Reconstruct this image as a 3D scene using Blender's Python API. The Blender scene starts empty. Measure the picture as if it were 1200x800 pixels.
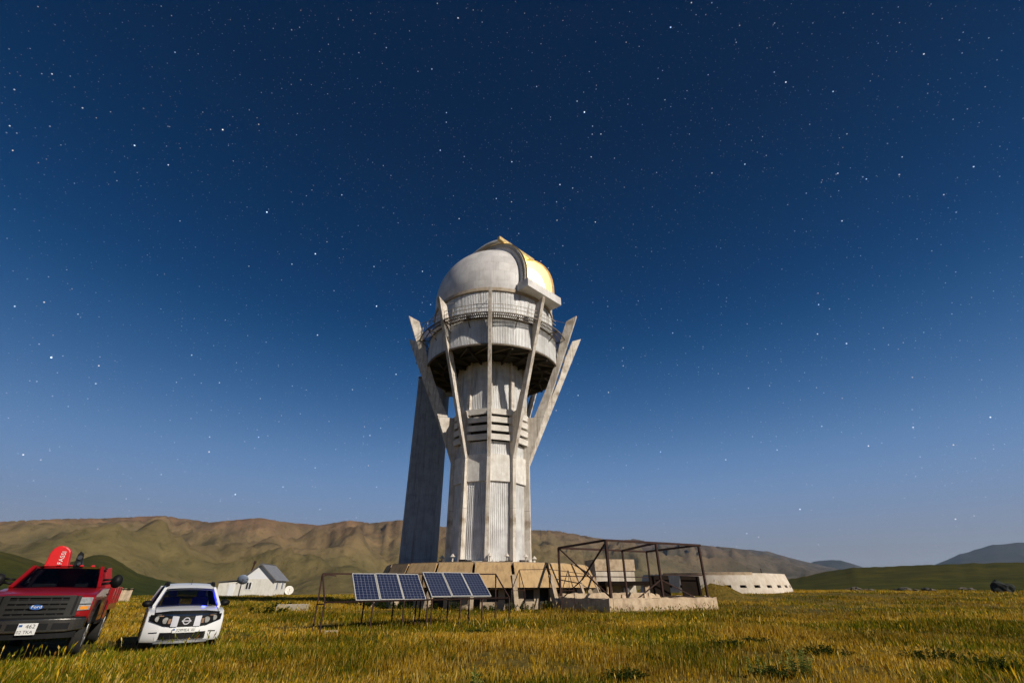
import bpy, math, random
import numpy as np
from mathutils import Vector, Matrix, noise
R_ = math.radians
random.seed(7); rng = np.random.default_rng(7)
scn = bpy.context.scene
COL = scn.collection

# ------------------------------------------------------------------ camera, sky, moon, exposure
cam_d = bpy.data.cameras.new('camera'); cam = bpy.data.objects.new('camera', cam_d); COL.objects.link(cam)
cam.location = (0, 0, 1.5)
PITCH = math.atan(288/525.0)
cam.rotation_euler = (math.pi/2 + PITCH, 0, 0)
cam_d.sensor_width = 36; cam_d.lens = 36*525/1200.0
cam_d.clip_start = 0.05; cam_d.clip_end = 80000
scn.camera = cam

SUN_AZ, SUN_EL = R_(52), R_(31)          # azimuth from -Y (towards the camera side) to +X
sun_dir = Vector((math.sin(SUN_AZ)*math.cos(SUN_EL), -math.cos(SUN_AZ)*math.cos(SUN_EL), math.sin(SUN_EL)))
world = bpy.data.worlds.new('World'); scn.world = world; world.use_nodes = True
nt = world.node_tree; nt.nodes.clear()
def wn(t, **kw):
    n = nt.nodes.new(t)
    for k, v in kw.items(): setattr(n, k, v)
    return n
sky = wn('ShaderNodeTexSky'); sky.sky_type = 'NISHITA'; sky.sun_disc = False
sky.sun_elevation = SUN_EL; sky.sun_rotation = math.pi - SUN_AZ
sky.altitude = 2600; sky.air_density = 1.0; sky.dust_density = 1.8; sky.ozone_density = 2.5
# clear moonlit night: a thin Nishita daylight share plus the deep blue night gradient, the same all round
bg1 = wn('ShaderNodeBackground'); bg1.inputs[1].default_value = 0.0012; nt.links.new(sky.outputs[0], bg1.inputs[0])
tc0 = wn('ShaderNodeTexCoord'); sxyz = wn('ShaderNodeSeparateXYZ'); nt.links.new(tc0.outputs['Generated'], sxyz.inputs[0])
ramp = wn('ShaderNodeValToRGB'); cr_ = ramp.color_ramp; cr_.interpolation = 'B_SPLINE'
cr_.elements[0].position = 0.0; cr_.elements[0].color = (.275,.265,.275,1); cr_.elements[1].position = 1.0; cr_.elements[1].color = (0,.0095,.038,1)
for z_, c_ in ((.06,(.235,.262,.33)),(.12,(.19,.270,.43)),(.20,(.130,.250,.475)),(.30,(.045,.138,.325)),(.42,(.008,.066,.200)),(.52,(.001,.037,.132)),(.64,(.0,.0225,.086)),(.78,(.0,.0145,.057))):
    e_ = cr_.elements.new(z_); e_.color = (*c_, 1)
nt.links.new(sxyz.outputs[2], ramp.inputs[0])
bg2 = wn('ShaderNodeBackground'); bg2.inputs[1].default_value = 1.0; nt.links.new(ramp.outputs[0], bg2.inputs[0])
bg = wn('ShaderNodeAddShader'); nt.links.new(bg1.outputs[0], bg.inputs[0]); nt.links.new(bg2.outputs[0], bg.inputs[1])
tc = wn('ShaderNodeTexCoord')
def star_layer(scale, rad, power, strength):
    v = wn('ShaderNodeTexVoronoi'); v.inputs['Scale'].default_value = scale
    nt.links.new(tc.outputs['Generated'], v.inputs['Vector'])
    mr = wn('ShaderNodeMapRange'); mr.inputs[1].default_value = 0; mr.inputs[2].default_value = rad
    mr.inputs[3].default_value = 1; mr.inputs[4].default_value = 0
    nt.links.new(v.outputs['Distance'], mr.inputs[0])
    sep = wn('ShaderNodeSeparateColor'); nt.links.new(v.outputs['Color'], sep.inputs[0])
    pw = wn('ShaderNodeMath', operation='POWER'); pw.inputs[1].default_value = power
    nt.links.new(sep.outputs[0], pw.inputs[0])
    m1 = wn('ShaderNodeMath', operation='MULTIPLY'); nt.links.new(mr.outputs[0], m1.inputs[0]); nt.links.new(pw.outputs[0], m1.inputs[1])
    m2 = wn('ShaderNodeMath', operation='MULTIPLY'); nt.links.new(m1.outputs[0], m2.inputs[0]); m2.inputs[1].default_value = strength
    cr = wn('ShaderNodeValToRGB'); cr.color_ramp.elements[0].color = (1, .72, .48, 1); cr.color_ramp.elements[1].color = (.62, .78, 1, 1)
    e = cr.color_ramp.elements.new(.35); e.color = (.95, .95, 1, 1)
    nt.links.new(sep.outputs[1], cr.inputs[0])
    b = wn('ShaderNodeBackground'); nt.links.new(cr.outputs[0], b.inputs[0]); nt.links.new(m2.outputs[0], b.inputs[1])
    return b
acc = bg.outputs[0]
for args in ((230, .20, 3.5, .26), (130, .13, 5.0, .8), (62, .080, 5.5, 2.4), (28, .042, 4.0, 5.0)):
    ad = wn('ShaderNodeAddShader'); nt.links.new(acc, ad.inputs[0]); nt.links.new(star_layer(*args).outputs[0], ad.inputs[1]); acc = ad.outputs[0]
wo = wn('ShaderNodeOutputWorld'); nt.links.new(acc, wo.inputs[0])

sd = bpy.data.lights.new('moon_light', 'SUN'); sd.energy = 4.6; sd.angle = R_(0.5); sd.color = (1.0, .93, .82)
so = bpy.data.objects.new('moon_light', sd); COL.objects.link(so)
so.rotation_euler = (-sun_dir).to_track_quat('-Z', 'Y').to_euler(); so.location = sun_dir*200
vs = scn.view_settings; vs.view_transform = 'Standard'; vs.look = 'None'; vs.exposure = 0.0; vs.gamma = 1.0; vs.use_curve_mapping = False
scn.cycles.use_denoising = True
scn.cycles.max_bounces = 6; scn.cycles.diffuse_bounces = 3; scn.cycles.volume_bounces = 0

# ------------------------------------------------------------------ materials
def material(name, c1, c2=None, scale=3.0, rough=.8, metal=0.0, bump=0.0, bump_scale=None, streak=0.0, streak_col=(.12,.08,.05), spec=.4, coat=0.0, detail=6, contrast=(.35,.65), c3=None, c3_scale=.6, c3_range=(.52,.68)):
    m = bpy.data.materials.new(name); m.use_nodes = True; t = m.node_tree; N = t.nodes; L = t.links
    b = N['Principled BSDF']; b.inputs['Roughness'].default_value = rough; b.inputs['Metallic'].default_value = metal
    b.inputs['Specular IOR Level'].default_value = spec
    if coat: b.inputs['Coat Weight'].default_value = coat; b.inputs['Coat Roughness'].default_value = .05
    co = N.new('ShaderNodeTexCoord').outputs['Object']
    def nz(sc, vec=co, d=detail):
        n = N.new('ShaderNodeTexNoise'); n.inputs['Scale'].default_value = sc; n.inputs['Detail'].default_value = d; n.inputs['Roughness'].default_value = .62
        L.new(vec, n.inputs['Vector']); return n.outputs['Fac']
    def mr(x, a, bb):
        r = N.new('ShaderNodeMapRange'); r.inputs[1].default_value = a; r.inputs[2].default_value = bb; L.new(x, r.inputs[0]); return r.outputs[0]
    def mix(f, a, bb):
        x = N.new('ShaderNodeMix'); x.data_type = 'RGBA'; L.new(f, x.inputs[0])
        for i, v in ((6, a), (7, bb)):
            if isinstance(v, tuple): x.inputs[i].default_value = (*v[:3], 1)
            else: L.new(v, x.inputs[i])
        return x.outputs[2]
    if c2 is None: c2 = tuple(c*.82 for c in c1)
    col = mix(mr(nz(scale), *contrast), c1, c2)
    if c3: col = mix(mr(nz(c3_scale), *c3_range), col, c3)
    if streak:
        mp = N.new('ShaderNodeMapping'); mp.inputs['Scale'].default_value = (2.6, 2.6, .16); L.new(co, mp.inputs[0])
        s = mr(nz(1.6, mp.outputs[0]), .50, .76)
        mu = N.new('ShaderNodeMath'); mu.operation = 'MULTIPLY'; L.new(s, mu.inputs[0]); mu.inputs[1].default_value = streak
        col = mix(mu.outputs[0], col, streak_col)
    L.new(col, b.inputs['Base Color'])
    if bump:
        bp = N.new('ShaderNodeBump'); bp.inputs['Strength'].default_value = bump; bp.inputs['Distance'].default_value = .03
        L.new(nz(bump_scale or scale*4), bp.inputs['Height']); L.new(bp.outputs[0], b.inputs['Normal'])
    return m
def glass_mat(name, tint, alpha):
    m = bpy.data.materials.new(name); m.use_nodes = True; t = m.node_tree; N = t.nodes; L = t.links
    N.remove(N['Principled BSDF']); tr = N.new('ShaderNodeBsdfTransparent'); tr.inputs[0].default_value = (*tint, 1)
    gl = N.new('ShaderNodeBsdfGlossy'); gl.inputs['Roughness'].default_value = .03
    lw = N.new('ShaderNodeFresnel'); lw.inputs[0].default_value = 1.5
    mx = N.new('ShaderNodeMixShader'); L.new(lw.outputs[0], mx.inputs[0]); L.new(tr.outputs[0], mx.inputs[1]); L.new(gl.outputs[0], mx.inputs[2])
    L.new(mx.outputs[0], N['Material Output'].inputs[0]); return m
M = {}
M['corr'] = material('corrugated_metal', (.72,.71,.69), (.57,.56,.54), .8, .5, .0, streak=.75, streak_col=(.21,.16,.12), spec=.5, c3=(.50,.48,.47), c3_scale=.35)
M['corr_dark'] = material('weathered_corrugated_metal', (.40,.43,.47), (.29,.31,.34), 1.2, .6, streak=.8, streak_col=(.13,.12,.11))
M['conc'] = material('weathered_white_concrete', (.72,.66,.58), (.52,.46,.39), 1.1, .9, bump=.4, bump_scale=14, streak=.9, streak_col=(.20,.13,.075), c3=(.33,.27,.20), c3_scale=.6)
M['conc_band'] = material('pale_concrete_panel', (.76,.73,.67), (.60,.55,.49), 1.6, .9, bump=.35, bump_scale=12, streak=.35, streak_col=(.26,.20,.12))
M['tan'] = material('tan_concrete_panel', (.50,.335,.165), (.43,.28,.13), 1.5, .9, bump=.4, bump_scale=10, streak=.75, streak_col=(.20,.12,.06), c3=(.34,.235,.13), c3_scale=.8)
M['tan_strut'] = material('rough_tan_concrete', (.46,.36,.25), (.32,.24,.16), 2.5, .95, bump=.7, bump_scale=9)
M['stone'] = material('crumbling_plaster', (.56,.43,.29), (.42,.30,.19), 2.2, .95, bump=.8, bump_scale=7, c3=(.32,.23,.15), c3_scale=1.1)
M['whitewash'] = material('old_whitewash', (.66,.58,.48), (.52,.43,.33), 1.0, .95, bump=.5, bump_scale=7, streak=.4, streak_col=(.3,.22,.14))
M['dark'] = material('dark_recess', (.05,.042,.035), (.03,.026,.022), 2, .95)
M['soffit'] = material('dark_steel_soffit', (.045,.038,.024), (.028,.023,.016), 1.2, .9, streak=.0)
M['steel'] = material('weathered_steel', (.20,.17,.13), (.12,.09,.06), 5, .7, .3)
M['rail'] = material('pale_steel_rail', (.52,.47,.38), (.34,.28,.20), 4, .6)
M['rust'] = material('rusty_steel', (.050,.020,.013), (.030,.013,.009), 6, .85, .1, bump=.3, bump_scale=30)
M['rust_dark'] = material('dark_rusty_sheet', (.010,.007,.005), (.016,.009,.006), 1.5, .95, bump=.3, bump_scale=8, spec=.1)
M['dome'] = material('silver_dome_paint', (.70,.67,.64), (.60,.57,.53), .55, .52, .0, spec=.5, streak=.25, streak_col=(.38,.33,.28), c3=(.50,.47,.45), c3_scale=.28, contrast=(.4,.6))
M['dome_in'] = material('white_dome_lining', (.78,.72,.58), (.66,.58,.42), 1.0, .8)
M['ochre_gold'] = material('ochre_and_lamp_gold', (.60,.45,.20), (.40,.28,.10), 2.0, .6)  # ochre; on the shutter edge it stands in for gold lamplight
M['ring'] = material('tan_ring', (.46,.38,.28), (.34,.26,.18), 2.0, .8, streak=.4, streak_col=(.16,.10,.06))

def dome_panels(m):
    t = m.node_tree; N = t.nodes; L = t.links; b = N['Principled BSDF']; src = b.inputs['Base Color'].links[0].from_socket
    co = N.new('ShaderNodeTexCoord').outputs['Object']; sp = N.new('ShaderNodeSeparateXYZ'); L.new(co, sp.inputs[0])
    at = N.new('ShaderNodeMath'); at.operation = 'ARCTAN2'; L.new(sp.outputs[0], at.inputs[0]); L.new(sp.outputs[1], at.inputs[1])
    cx = N.new('ShaderNodeCombineXYZ'); mu = N.new('ShaderNodeMath'); mu.operation = 'MULTIPLY'; mu.inputs[1].default_value = 7.0; L.new(at.outputs[0], mu.inputs[0]); L.new(mu.outputs[0], cx.inputs[0]); L.new(sp.outputs[2], cx.inputs[1])
    br = N.new('ShaderNodeTexBrick'); br.inputs['Scale'].default_value = 1.0; br.inputs['Brick Width'].default_value = 1.25; br.inputs['Row Height'].default_value = 1.35; br.inputs['Mortar Size'].default_value = .012; br.inputs['Bias'].default_value = 0
    br.inputs['Color1'].default_value = (1,.99,.98,1); br.inputs['Color2'].default_value = (.80,.79,.80,1); br.inputs['Mortar'].default_value = (.62,.58,.54,1); L.new(cx.outputs[0], br.inputs['Vector'])
    mx = N.new('ShaderNodeMix'); mx.data_type = 'RGBA'; mx.blend_type = 'MULTIPLY'; mx.inputs[0].default_value = .85; L.new(src, mx.inputs[6]); L.new(br.outputs['Color'], mx.inputs[7]); L.new(mx.outputs[2], b.inputs['Base Color'])
M['dome_panel'] = material('silver_dome_panels', (.74,.71,.68), (.62,.59,.56), .55, .52, .0, spec=.5, streak=.3, streak_col=(.36,.31,.26), contrast=(.4,.6)); dome_panels(M['dome_panel'])

# ------------------------------------------------------------------ mesh helpers
class MB:
    def __init__(s): s.v = []; s.f = []
    def add(s, vs, fs):
        o = len(s.v); s.v += [tuple(p) for p in vs]; s.f += [tuple(i+o for i in f) for f in fs]; return s
    def hexa(s, p):   # 8 points: bottom 4 ccw, top 4 ccw
        return s.add(p, [(3,2,1,0),(4,5,6,7),(0,1,5,4),(1,2,6,5),(2,3,7,6),(3,0,4,7)])
    def box(s, x0, x1, y0, y1, z0, z1, mtx=None):
        p = [(x0,y0,z0),(x1,y0,z0),(x1,y1,z0),(x0,y1,z0),(x0,y0,z1),(x1,y0,z1),(x1,y1,z1),(x0,y1,z1)]
        if mtx is not None: p = [mtx @ Vector(q) for q in p]
        return s.hexa(p)
    def beam(s, p, q, w, h=None, up=(0,0,1)):
        h = h or w; p = Vector(p); q = Vector(q); d = (q-p).normalized(); u = Vector(up)
        if abs(d.dot(u)) > .98: u = Vector((0,1,0))
        a = d.cross(u).normalized()*w/2; b = a.cross(d).normalized()*h/2
        return s.hexa([p-a-b, p+a-b, p+a+b, p-a+b, q-a-b, q+a-b, q+a+b, q-a+b])
    def tube(s, p, q, r, n=8, r2=None, cap=True):
        p = Vector(p); q = Vector(q); d = (q-p).normalized(); u = Vector((0,0,1)) if abs(d.z) < .95 else Vector((0,1,0))
        a = d.cross(u).normalized(); b = a.cross(d).normalized(); r2 = r if r2 is None else r2
        vs = [p+(a*math.cos(t)+b*math.sin(t))*r for t in (2*math.pi*i/n for i in range(n))]
        vs += [q+(a*math.cos(t)+b*math.sin(t))*r2 for t in (2*math.pi*i/n for i in range(n))]
        fs = [(i,(i+1)%n,n+(i+1)%n,n+i) for i in range(n)]
        if cap: fs += [tuple(range(n-1,-1,-1)), tuple(range(n,2*n))]
        return s.add(vs, fs)
    def prism(s, poly, fn, t0, t1):      # poly in 2D, fn(u,v,t)->3D
        n = len(poly); vs = [fn(u,v,t0) for u,v in poly]+[fn(u,v,t1) for u,v in poly]
        return s.add(vs, [tuple(range(n-1,-1,-1)), tuple(range(n,2*n))]+[(i,(i+1)%n,n+(i+1)%n,n+i) for i in range(n)])
    def revolve(s, prof, n=64, a0=0, a1=2*math.pi, closed=True):   # prof: (r,z); azimuth from -Y
        full = abs(a1-a0-2*math.pi) < 1e-6; m = n if full else n+1; k = len(prof)
        vs = [(r*math.sin(a0+(a1-a0)*i/n), -r*math.cos(a0+(a1-a0)*i/n), z) for i in range(m) for r,z in prof]
        fs = []
        for i in range(n):
            j = (i+1) % m
            for e in range(k if closed else k-1):
                g = (e+1) % k; fs.append((i*k+e, j*k+e, j*k+g, i*k+g))
        if not full and closed: fs += [tuple(range(k-1,-1,-1)), tuple((m-1)*k+e for e in range(k))]
        return s.add(vs, fs)
    def grid(s, rows, close=False):
        n = len(rows[0]); vs = [p for r in rows for p in r]; fs = []
        for i in range(len(rows)-1):
            for j in range(n if close else n-1):
                fs.append((i*n+j, i*n+(j+1)%n, (i+1)*n+(j+1)%n, (i+1)*n+j))
        return s.add(vs, fs)
    def mesh(s, name, mat, smooth=False, fix=True):
        me = bpy.data.meshes.new(name); me.from_pydata(s.v, [], s.f); me.materials.append(mat)
        if fix:
            import bmesh
            bm = bmesh.new(); bm.from_mesh(me); bmesh.ops.recalc_face_normals(bm, faces=bm.faces); bm.to_mesh(me); bm.free()
        if smooth: me.shade_smooth()
        me.update(); return me
def obj(name, me, parent=None, loc=(0,0,0), rz=0.0, **props):
    o = bpy.data.objects.new(name, me); COL.objects.link(o); o.location = loc; o.rotation_euler = (0,0,rz)
    if parent is not None: o.parent = parent
    for k, v in props.items(): o[k] = v
    return o
def part(name, mb, mat, parent, smooth=False, rz=0.0, **props):
    return obj(name, mb.mesh(name, mat, smooth), parent, rz=rz, **props)
def thing(name, label, cat, loc=(0,0,0), rz=0.0, group=None):
    o = obj(name, None, None, loc, rz, label=label, category=cat)
    if group: o['group'] = group
    return o
def bevel(o, w=.02, seg=2):
    b = o.modifiers.new('bevel', 'BEVEL'); b.width = w; b.segments = seg; b.limit_method = 'ANGLE'; return o
def text_mesh(s, size, mat, extrude=.002, align='CENTER', sx=1.0):
    cu = bpy.data.curves.new('lettering', 'FONT'); cu.body = s; cu.size = size; cu.extrude = extrude; cu.align_x = align; cu.align_y = 'CENTER'; cu.resolution_u = 2
    o = bpy.data.objects.new('lettering', cu); COL.objects.link(o); dg = bpy.context.evaluated_depsgraph_get(); dg.update()
    me = bpy.data.meshes.new_from_object(o.evaluated_get(dg)); bpy.data.objects.remove(o)
    me.materials.clear(); me.materials.append(mat)
    if sx != 1: me.transform(Matrix.Diagonal((sx,1,1,1)))
    return me
def ss(a, b, x):
    t = min(1, max(0, (x-a)/(b-a))); return t*t*(3-2*t)
def nss(a, b, x):
    t = np.clip((x-a)/(b-a), 0, 1); return t*t*(3-2*t)
def gz(x, y):     # height of the field
    x = np.asarray(x, float); y = np.asarray(y, float); r = np.hypot(x, y)
    z = .95*nss(42, 78, y)*nss(4, 30, x) + .05*np.sin(x*.31+1)*np.cos(y*.27) + .03*np.sin(x*.9+y*.6)
    z = z*nss(3, 10, r)
    z = z + 1.75*np.exp(-(((x-24.2)/2.2)**2 + ((y-61)/3.0)**2))
    z = z - .13*np.exp(-(((x+10.2)**2 + (y-15.8)**2)/7.0))
    return z - 22*nss(125, 520, r)

# ------------------------------------------------------------------ ground
def ground_material():
    m = bpy.data.materials.new('dry_meadow_soil'); m.use_nodes = True; t = m.node_tree; N = t.nodes; L = t.links; b = N['Principled BSDF']
    b.inputs['Roughness'].default_value = 1; b.inputs['Specular IOR Level'].default_value = .1
    co = N.new('ShaderNodeTexCoord').outputs['Object']
    def nz(s, d=5):
        n = N.new('ShaderNodeTexNoise'); n.inputs['Scale'].default_value = s; n.inputs['Detail'].default_value = d; L.new(co, n.inputs[0]); return n.outputs['Fac']
    r1 = N.new('ShaderNodeValToRGB'); e = r1.color_ramp.elements
    e[0].position = .32; e[0].color = (.030,.036,.006,1); e[1].position = .66; e[1].color = (.20,.125,.022,1)
    k = e.new(.48); k.color = (.115,.085,.014,1)
    mx = N.new('ShaderNodeMath'); mx.operation = 'MULTIPLY_ADD'; L.new(nz(.09), mx.inputs[0]); mx.inputs[1].default_value = .5
    m2 = N.new('ShaderNodeMath'); m2.operation = 'MULTIPLY'; L.new(nz(1.7), m2.inputs[0]); m2.inputs[1].default_value = .5; L.new(m2.outputs[0], mx.inputs[2])
    L.new(mx.outputs[0], r1.inputs[0]); L.new(r1.outputs[0], b.inputs['Base Color'])
    bp = N.new('ShaderNodeBump'); bp.inputs['Strength'].default_value = 1; bp.inputs['Distance'].default_value = .15; L.new(nz(4, 8), bp.inputs['Height']); L.new(bp.outputs[0], b.inputs['Normal'])
    return m
radii = np.concatenate([np.linspace(0.5, 20, 40), np.geomspace(20.8, 1500, 110)])
naz = 220; rows = []
for r in radii:
    a = np.arange(naz)*2*math.pi/naz; x = r*np.sin(a); y = r*np.cos(a); z = gz(x, y)
    rows.append(list(zip(x.tolist(), y.tolist(), z.tolist())))
g = MB(); g.grid(rows, True); g.add([(0,0,0)], []); c = len(g.v)-1
g.f += [(c, (j+1) % naz, j) for j in range(naz)]
ground = obj('ground', g.mesh('ground', ground_material(), True, False), kind='structure')

# ------------------------------------------------------------------ hills and mountains
def hill_material(name, low, mid, high, zlo, zhi, nscale, patch=None):
    m = bpy.data.materials.new(name); m.use_nodes = True; t = m.node_tree; N = t.nodes; L = t.links; b = N['Principled BSDF']
    b.inputs['Roughness'].default_value = 1; b.inputs['Specular IOR Level'].default_value = .05
    co = N.new('ShaderNodeTexCoord').outputs['Object']
    def nz(s, d=7):
        n = N.new('ShaderNodeTexNoise'); n.inputs['Scale'].default_value = s; n.inputs['Detail'].default_value = d; n.inputs['Roughness'].default_value = .6; L.new(co, n.inputs[0]); return n.outputs['Fac']
    sp = N.new('ShaderNodeSeparateXYZ'); L.new(co, sp.inputs[0])
    mr = N.new('ShaderNodeMapRange'); mr.inputs[1].default_value = zlo; mr.inputs[2].default_value = zhi; mr.clamp = False; L.new(sp.outputs[2], mr.inputs[0])
    ma = N.new('ShaderNodeMath'); ma.operation = 'MULTIPLY_ADD'; L.new(nz(nscale), ma.inputs[0]); ma.inputs[1].default_value = 1.3; 
    sb = N.new('ShaderNodeMath'); sb.operation = 'SUBTRACT'; L.new(mr.outputs[0], sb.inputs[0]); sb.inputs[1].default_value = .65; L.new(sb.outputs[0], ma.inputs[2])
    cr = N.new('ShaderNodeValToRGB'); e = cr.color_ramp.elements; e[0].position = .1; e[0].color = (*low,1); e[1].position = .9; e[1].color = (*high,1); k = e.new(.45); k.color = (*mid,1)
    L.new(ma.outputs[0], cr.inputs[0]); col = cr.outputs[0]
    if patch:  # patch: distance haze painted into the slope colour, growing along x
        haze_fac = N.new('ShaderNodeMapRange'); haze_fac.inputs[1].default_value = patch[1]; haze_fac.inputs[2].default_value = patch[2]; L.new(sp.outputs[0], haze_fac.inputs[0])
        haze_mix = N.new('ShaderNodeMix'); haze_mix.data_type = 'RGBA'; L.new(haze_fac.outputs[0], haze_mix.inputs[0]); L.new(col, haze_mix.inputs[6]); haze_mix.inputs[7].default_value = (*patch[0], 1); col = haze_mix.outputs[2]
    v2 = N.new('ShaderNodeMix'); v2.data_type = 'RGBA'; v2.blend_type = 'MULTIPLY'; v2.inputs[0].default_value = .85; L.new(col, v2.inputs[6])
    c2 = N.new('ShaderNodeValToRGB'); c2.color_ramp.elements[0].position = .3; c2.color_ramp.elements[0].color = (.46,.50,.44,1); c2.color_ramp.elements[1].position = .7; c2.color_ramp.elements[1].color = (1.25,1.15,1.0,1)
    L.new(nz(nscale*5), c2.inputs[0]); L.new(c2.outputs[0], v2.inputs[7]); L.new(v2.outputs[2], b.inputs['Base Color'])
    sc_ = N.new('ShaderNodeMapRange'); sc_.inputs[1].default_value = .56; sc_.inputs[2].default_value = .66; L.new(nz(nscale*26, 4), sc_.inputs[0])
    s3 = N.new('ShaderNodeMix'); s3.data_type = 'RGBA'; s3.blend_type = 'MULTIPLY'; sm_ = N.new('ShaderNodeMath'); sm_.operation = 'MULTIPLY'; sm_.inputs[1].default_value = .55; L.new(sc_.outputs[0], sm_.inputs[0]); L.new(sm_.outputs[0], s3.inputs[0]); L.new(v2.outputs[2], s3.inputs[6]); s3.inputs[7].default_value = (.45,.5,.38,1); L.new(s3.outputs[2], b.inputs['Base Color'])
    bp = N.new('ShaderNodeBump'); bp.inputs['Strength'].default_value = .7; bp.inputs['Distance'].default_value = (zhi-zlo)*.05; L.new(nz(nscale*7), bp.inputs['Height']); L.new(bp.outputs[0], b.inputs['Normal'])
    return m
def terrain(name, sky_tab, az0, az1, n_az, r0, r_ridge, r1, n_r, base, power, amp, seed, mat, nsc, far_k=0.0):
    tab_a = [t[0] for t in sky_tab]; tab_e = [t[1] for t in sky_tab]; azs = np.linspace(az0, az1, n_az); H = np.zeros((n_r, n_az))
    FAR = [1.0]*n_az
    rs0 = np.concatenate([np.linspace(r0, r_ridge, int(n_r*.8)), np.linspace(r_ridge, r1, n_r-int(n_r*.8)+1)[1:]])
    for j, A in enumerate(azs):
        a = R_(A); el = np.interp(A, tab_a, tab_e); rr_ = r_ridge*(1+.10*noise.noise(Vector((A*.11, seed, 0))))
        far = 1 + far_k*ss(0, 24, A); rs = rs0*far; rr_ *= far
        for i, r in enumerate(rs):
            x, y = r*math.sin(a), r*math.cos(a); t = (r-r0*far)/(rr_-r0*far)
            p = t**power if t < 1 else max(-.2, 1-.8*(t-1)/((r1-r_ridge)/(r_ridge-r0)+1e-6))
            v = Vector((x*nsc + seed*7, y*nsc, seed)); rg = noise.ridged_multi_fractal(v, 1.0, 2.1, 6, 1.0, 2.0) - 1.0
            lo = noise.fractal(v*.45, 1.0, 2.0, 3)
            H[i, j] = p + amp*(rg*.55 + lo*.5)*ss(0, .3, t)*(1-.55*ss(.75, 1.0, t))
        q = (H[:, j] / rs).max(); e2 = el + .06*noise.noise(Vector((A*1.3, seed, 3))) + .04*noise.noise(Vector((A*4.1, seed, 5)))
        H[:, j] = base + (H[:, j]) * (math.tan(R_(e2))/q + (1.5-base)/(rs[-1]*q)*0)
        # lift so that the skyline, seen from standing height, keeps its elevation
        mx = ((H[:, j]-1.5)/rs).max(); k = math.tan(R_(e2)) - mx; H[:, j] += np.clip((rs-r0*far)/(rr_-r0*far), 0, 1)*k*rr_; FAR[j] = far
    rows = [[(r*FAR[j]*math.sin(R_(A)), r*FAR[j]*math.cos(R_(A)), float(H[i, j])) for j, A in enumerate(azs)] for i, r in enumerate(rs0)]
    mb = MB(); mb.grid(rows); return obj(name, mb.mesh(name, mat, True, False), kind='structure')
SKY1 = [(-75,4.2),(-60,4.6),(-46.94,4.7),(-45,5.06),(-43.2,5.29),(-40.7,5.5),(-36.1,6.14),(-34.6,5.97),(-32.2,5.8),(-30.5,6.08),(-27.9,6.49),(-25.2,6.2),(-21.8,6.02),(-18.8,6.67),(-16.2,6.49),(-13,6.95),(-9.1,6.31),(-4,6.18),(2.3,6.01),(5.1,5.9),(8,5.4),(11.3,4.81),(14,4.86),(15.6,4.55),(19.3,4.29),(23.3,3.84),(27.5,3.23),(29.7,2.46),(31.8,1.89),(33.4,1.42),(34.6,.98),(38,.3),(45,0)]
mm = hill_material('dry_mountain_slope', (.155,.125,.055), (.205,.148,.078), (.205,.114,.074), -10, 430, .0016, ((.105,.088,.078), -100, 1900))  # last colour is the haze grey painted over the right-hand slopes
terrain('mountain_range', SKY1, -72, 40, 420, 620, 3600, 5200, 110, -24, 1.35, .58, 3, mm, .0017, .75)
mf = hill_material('far_mountain_slope', (.050,.050,.050), (.055,.052,.050), (.05,.048,.048), 0, 500, .0006)
terrain('far_mountain', [(24,.6),(27,1.2),(30.1,1.93),(31.8,2.34),(33.4,2.3),(35,1.68),(36.1,1.24),(38,.8),(45,.2)], 22, 46, 120, 6500, 9000, 10500, 40, -24, 1.0, .3, 5, mf, .0005)
terrain('far_mountain', [(33,.2),(36,.8),(37.95,1.21),(40,1.64),(42.3,2.56),(44.4,3.11),(46.4,3.2),(52,3.0),(60,2.2),(72,1.8)], 31, 72, 160, 5500, 8200, 10000, 40, -24, 1.0, .3, 9, mf, .0005)
mg = hill_material('green_hill_grass', (.060,.062,.010), (.070,.064,.012), (.062,.060,.012), 0, 14, .012)
terrain('grassy_hill', [(22,.1),(26,.35),(29.2,.80),(32.2,1.40),(34.2,1.64),(39.4,1.74),(42.6,1.79),(46,1.78),(56,1.7),(72,1.2)], 22, 72, 160, 170, 420, 640, 50, -4, 1.1, .16, 11, mg, .006)
ml = hill_material('green_slope_grass', (.035,.048,.010), (.050,.056,.012), (.062,.058,.014), -4, 20, .012)
terrain('grassy_hill', [(-75,3.4),(-60,3.3),(-50,2.9),(-46.1,2.59),(-45,2.32),(-43.8,1.95),(-42.6,1.55),(-41.3,2.0),(-40,2.55),(-39,2.5),(-37.8,1.8),(-36.5,1.1),(-34,.5),(-31,.0),(-26,-.4)], -74, -26, 150, 190, 460, 660, 50, -10, 1.1, .18, 13, ml, .007)

# ------------------------------------------------------------------ tower
AX, AY = -2.31, 49.0
def pol(r, a, z): return (r*math.sin(a), -r*math.cos(a), z)
def corr_flat(w, z0, z1, y, n, d=.05):     # corrugated sheet facing -Y, back closed
    xs = []; 
    for i in range(n):
        x = -w/2 + w*i/n; p = w/n
        xs += [(x, 0), (x+p*.35, 0), (x+p*.5, d), (x+p*.85, d)]
    xs.append((w/2, 0)); mb = MB()
    mb.grid([[(x, y-dd, z0) for x, dd in xs], [(x, y-dd, z1) for x, dd in xs]])
    mb.grid([[(x, y+.04, z0) for x in (-w/2, w/2)], [(x, y+.04, z1) for x in (-w/2, w/2)]]); return mb
def corr_arc(rad, half, z0, z1, n, d=.05):
    pts = []
    for i in range(n):
        for f, dd in ((0,0),(.35,0),(.5,d),(.85,d)):
            pts.append((-half+2*half*(i+f)/n, dd))
    pts.append((half, 0)); mb = MB()
    mb.grid([[pol(rad+dd, a, z0) for a, dd in pts], [pol(rad+dd, a, z1) for a, dd in pts]]); return mb
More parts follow.
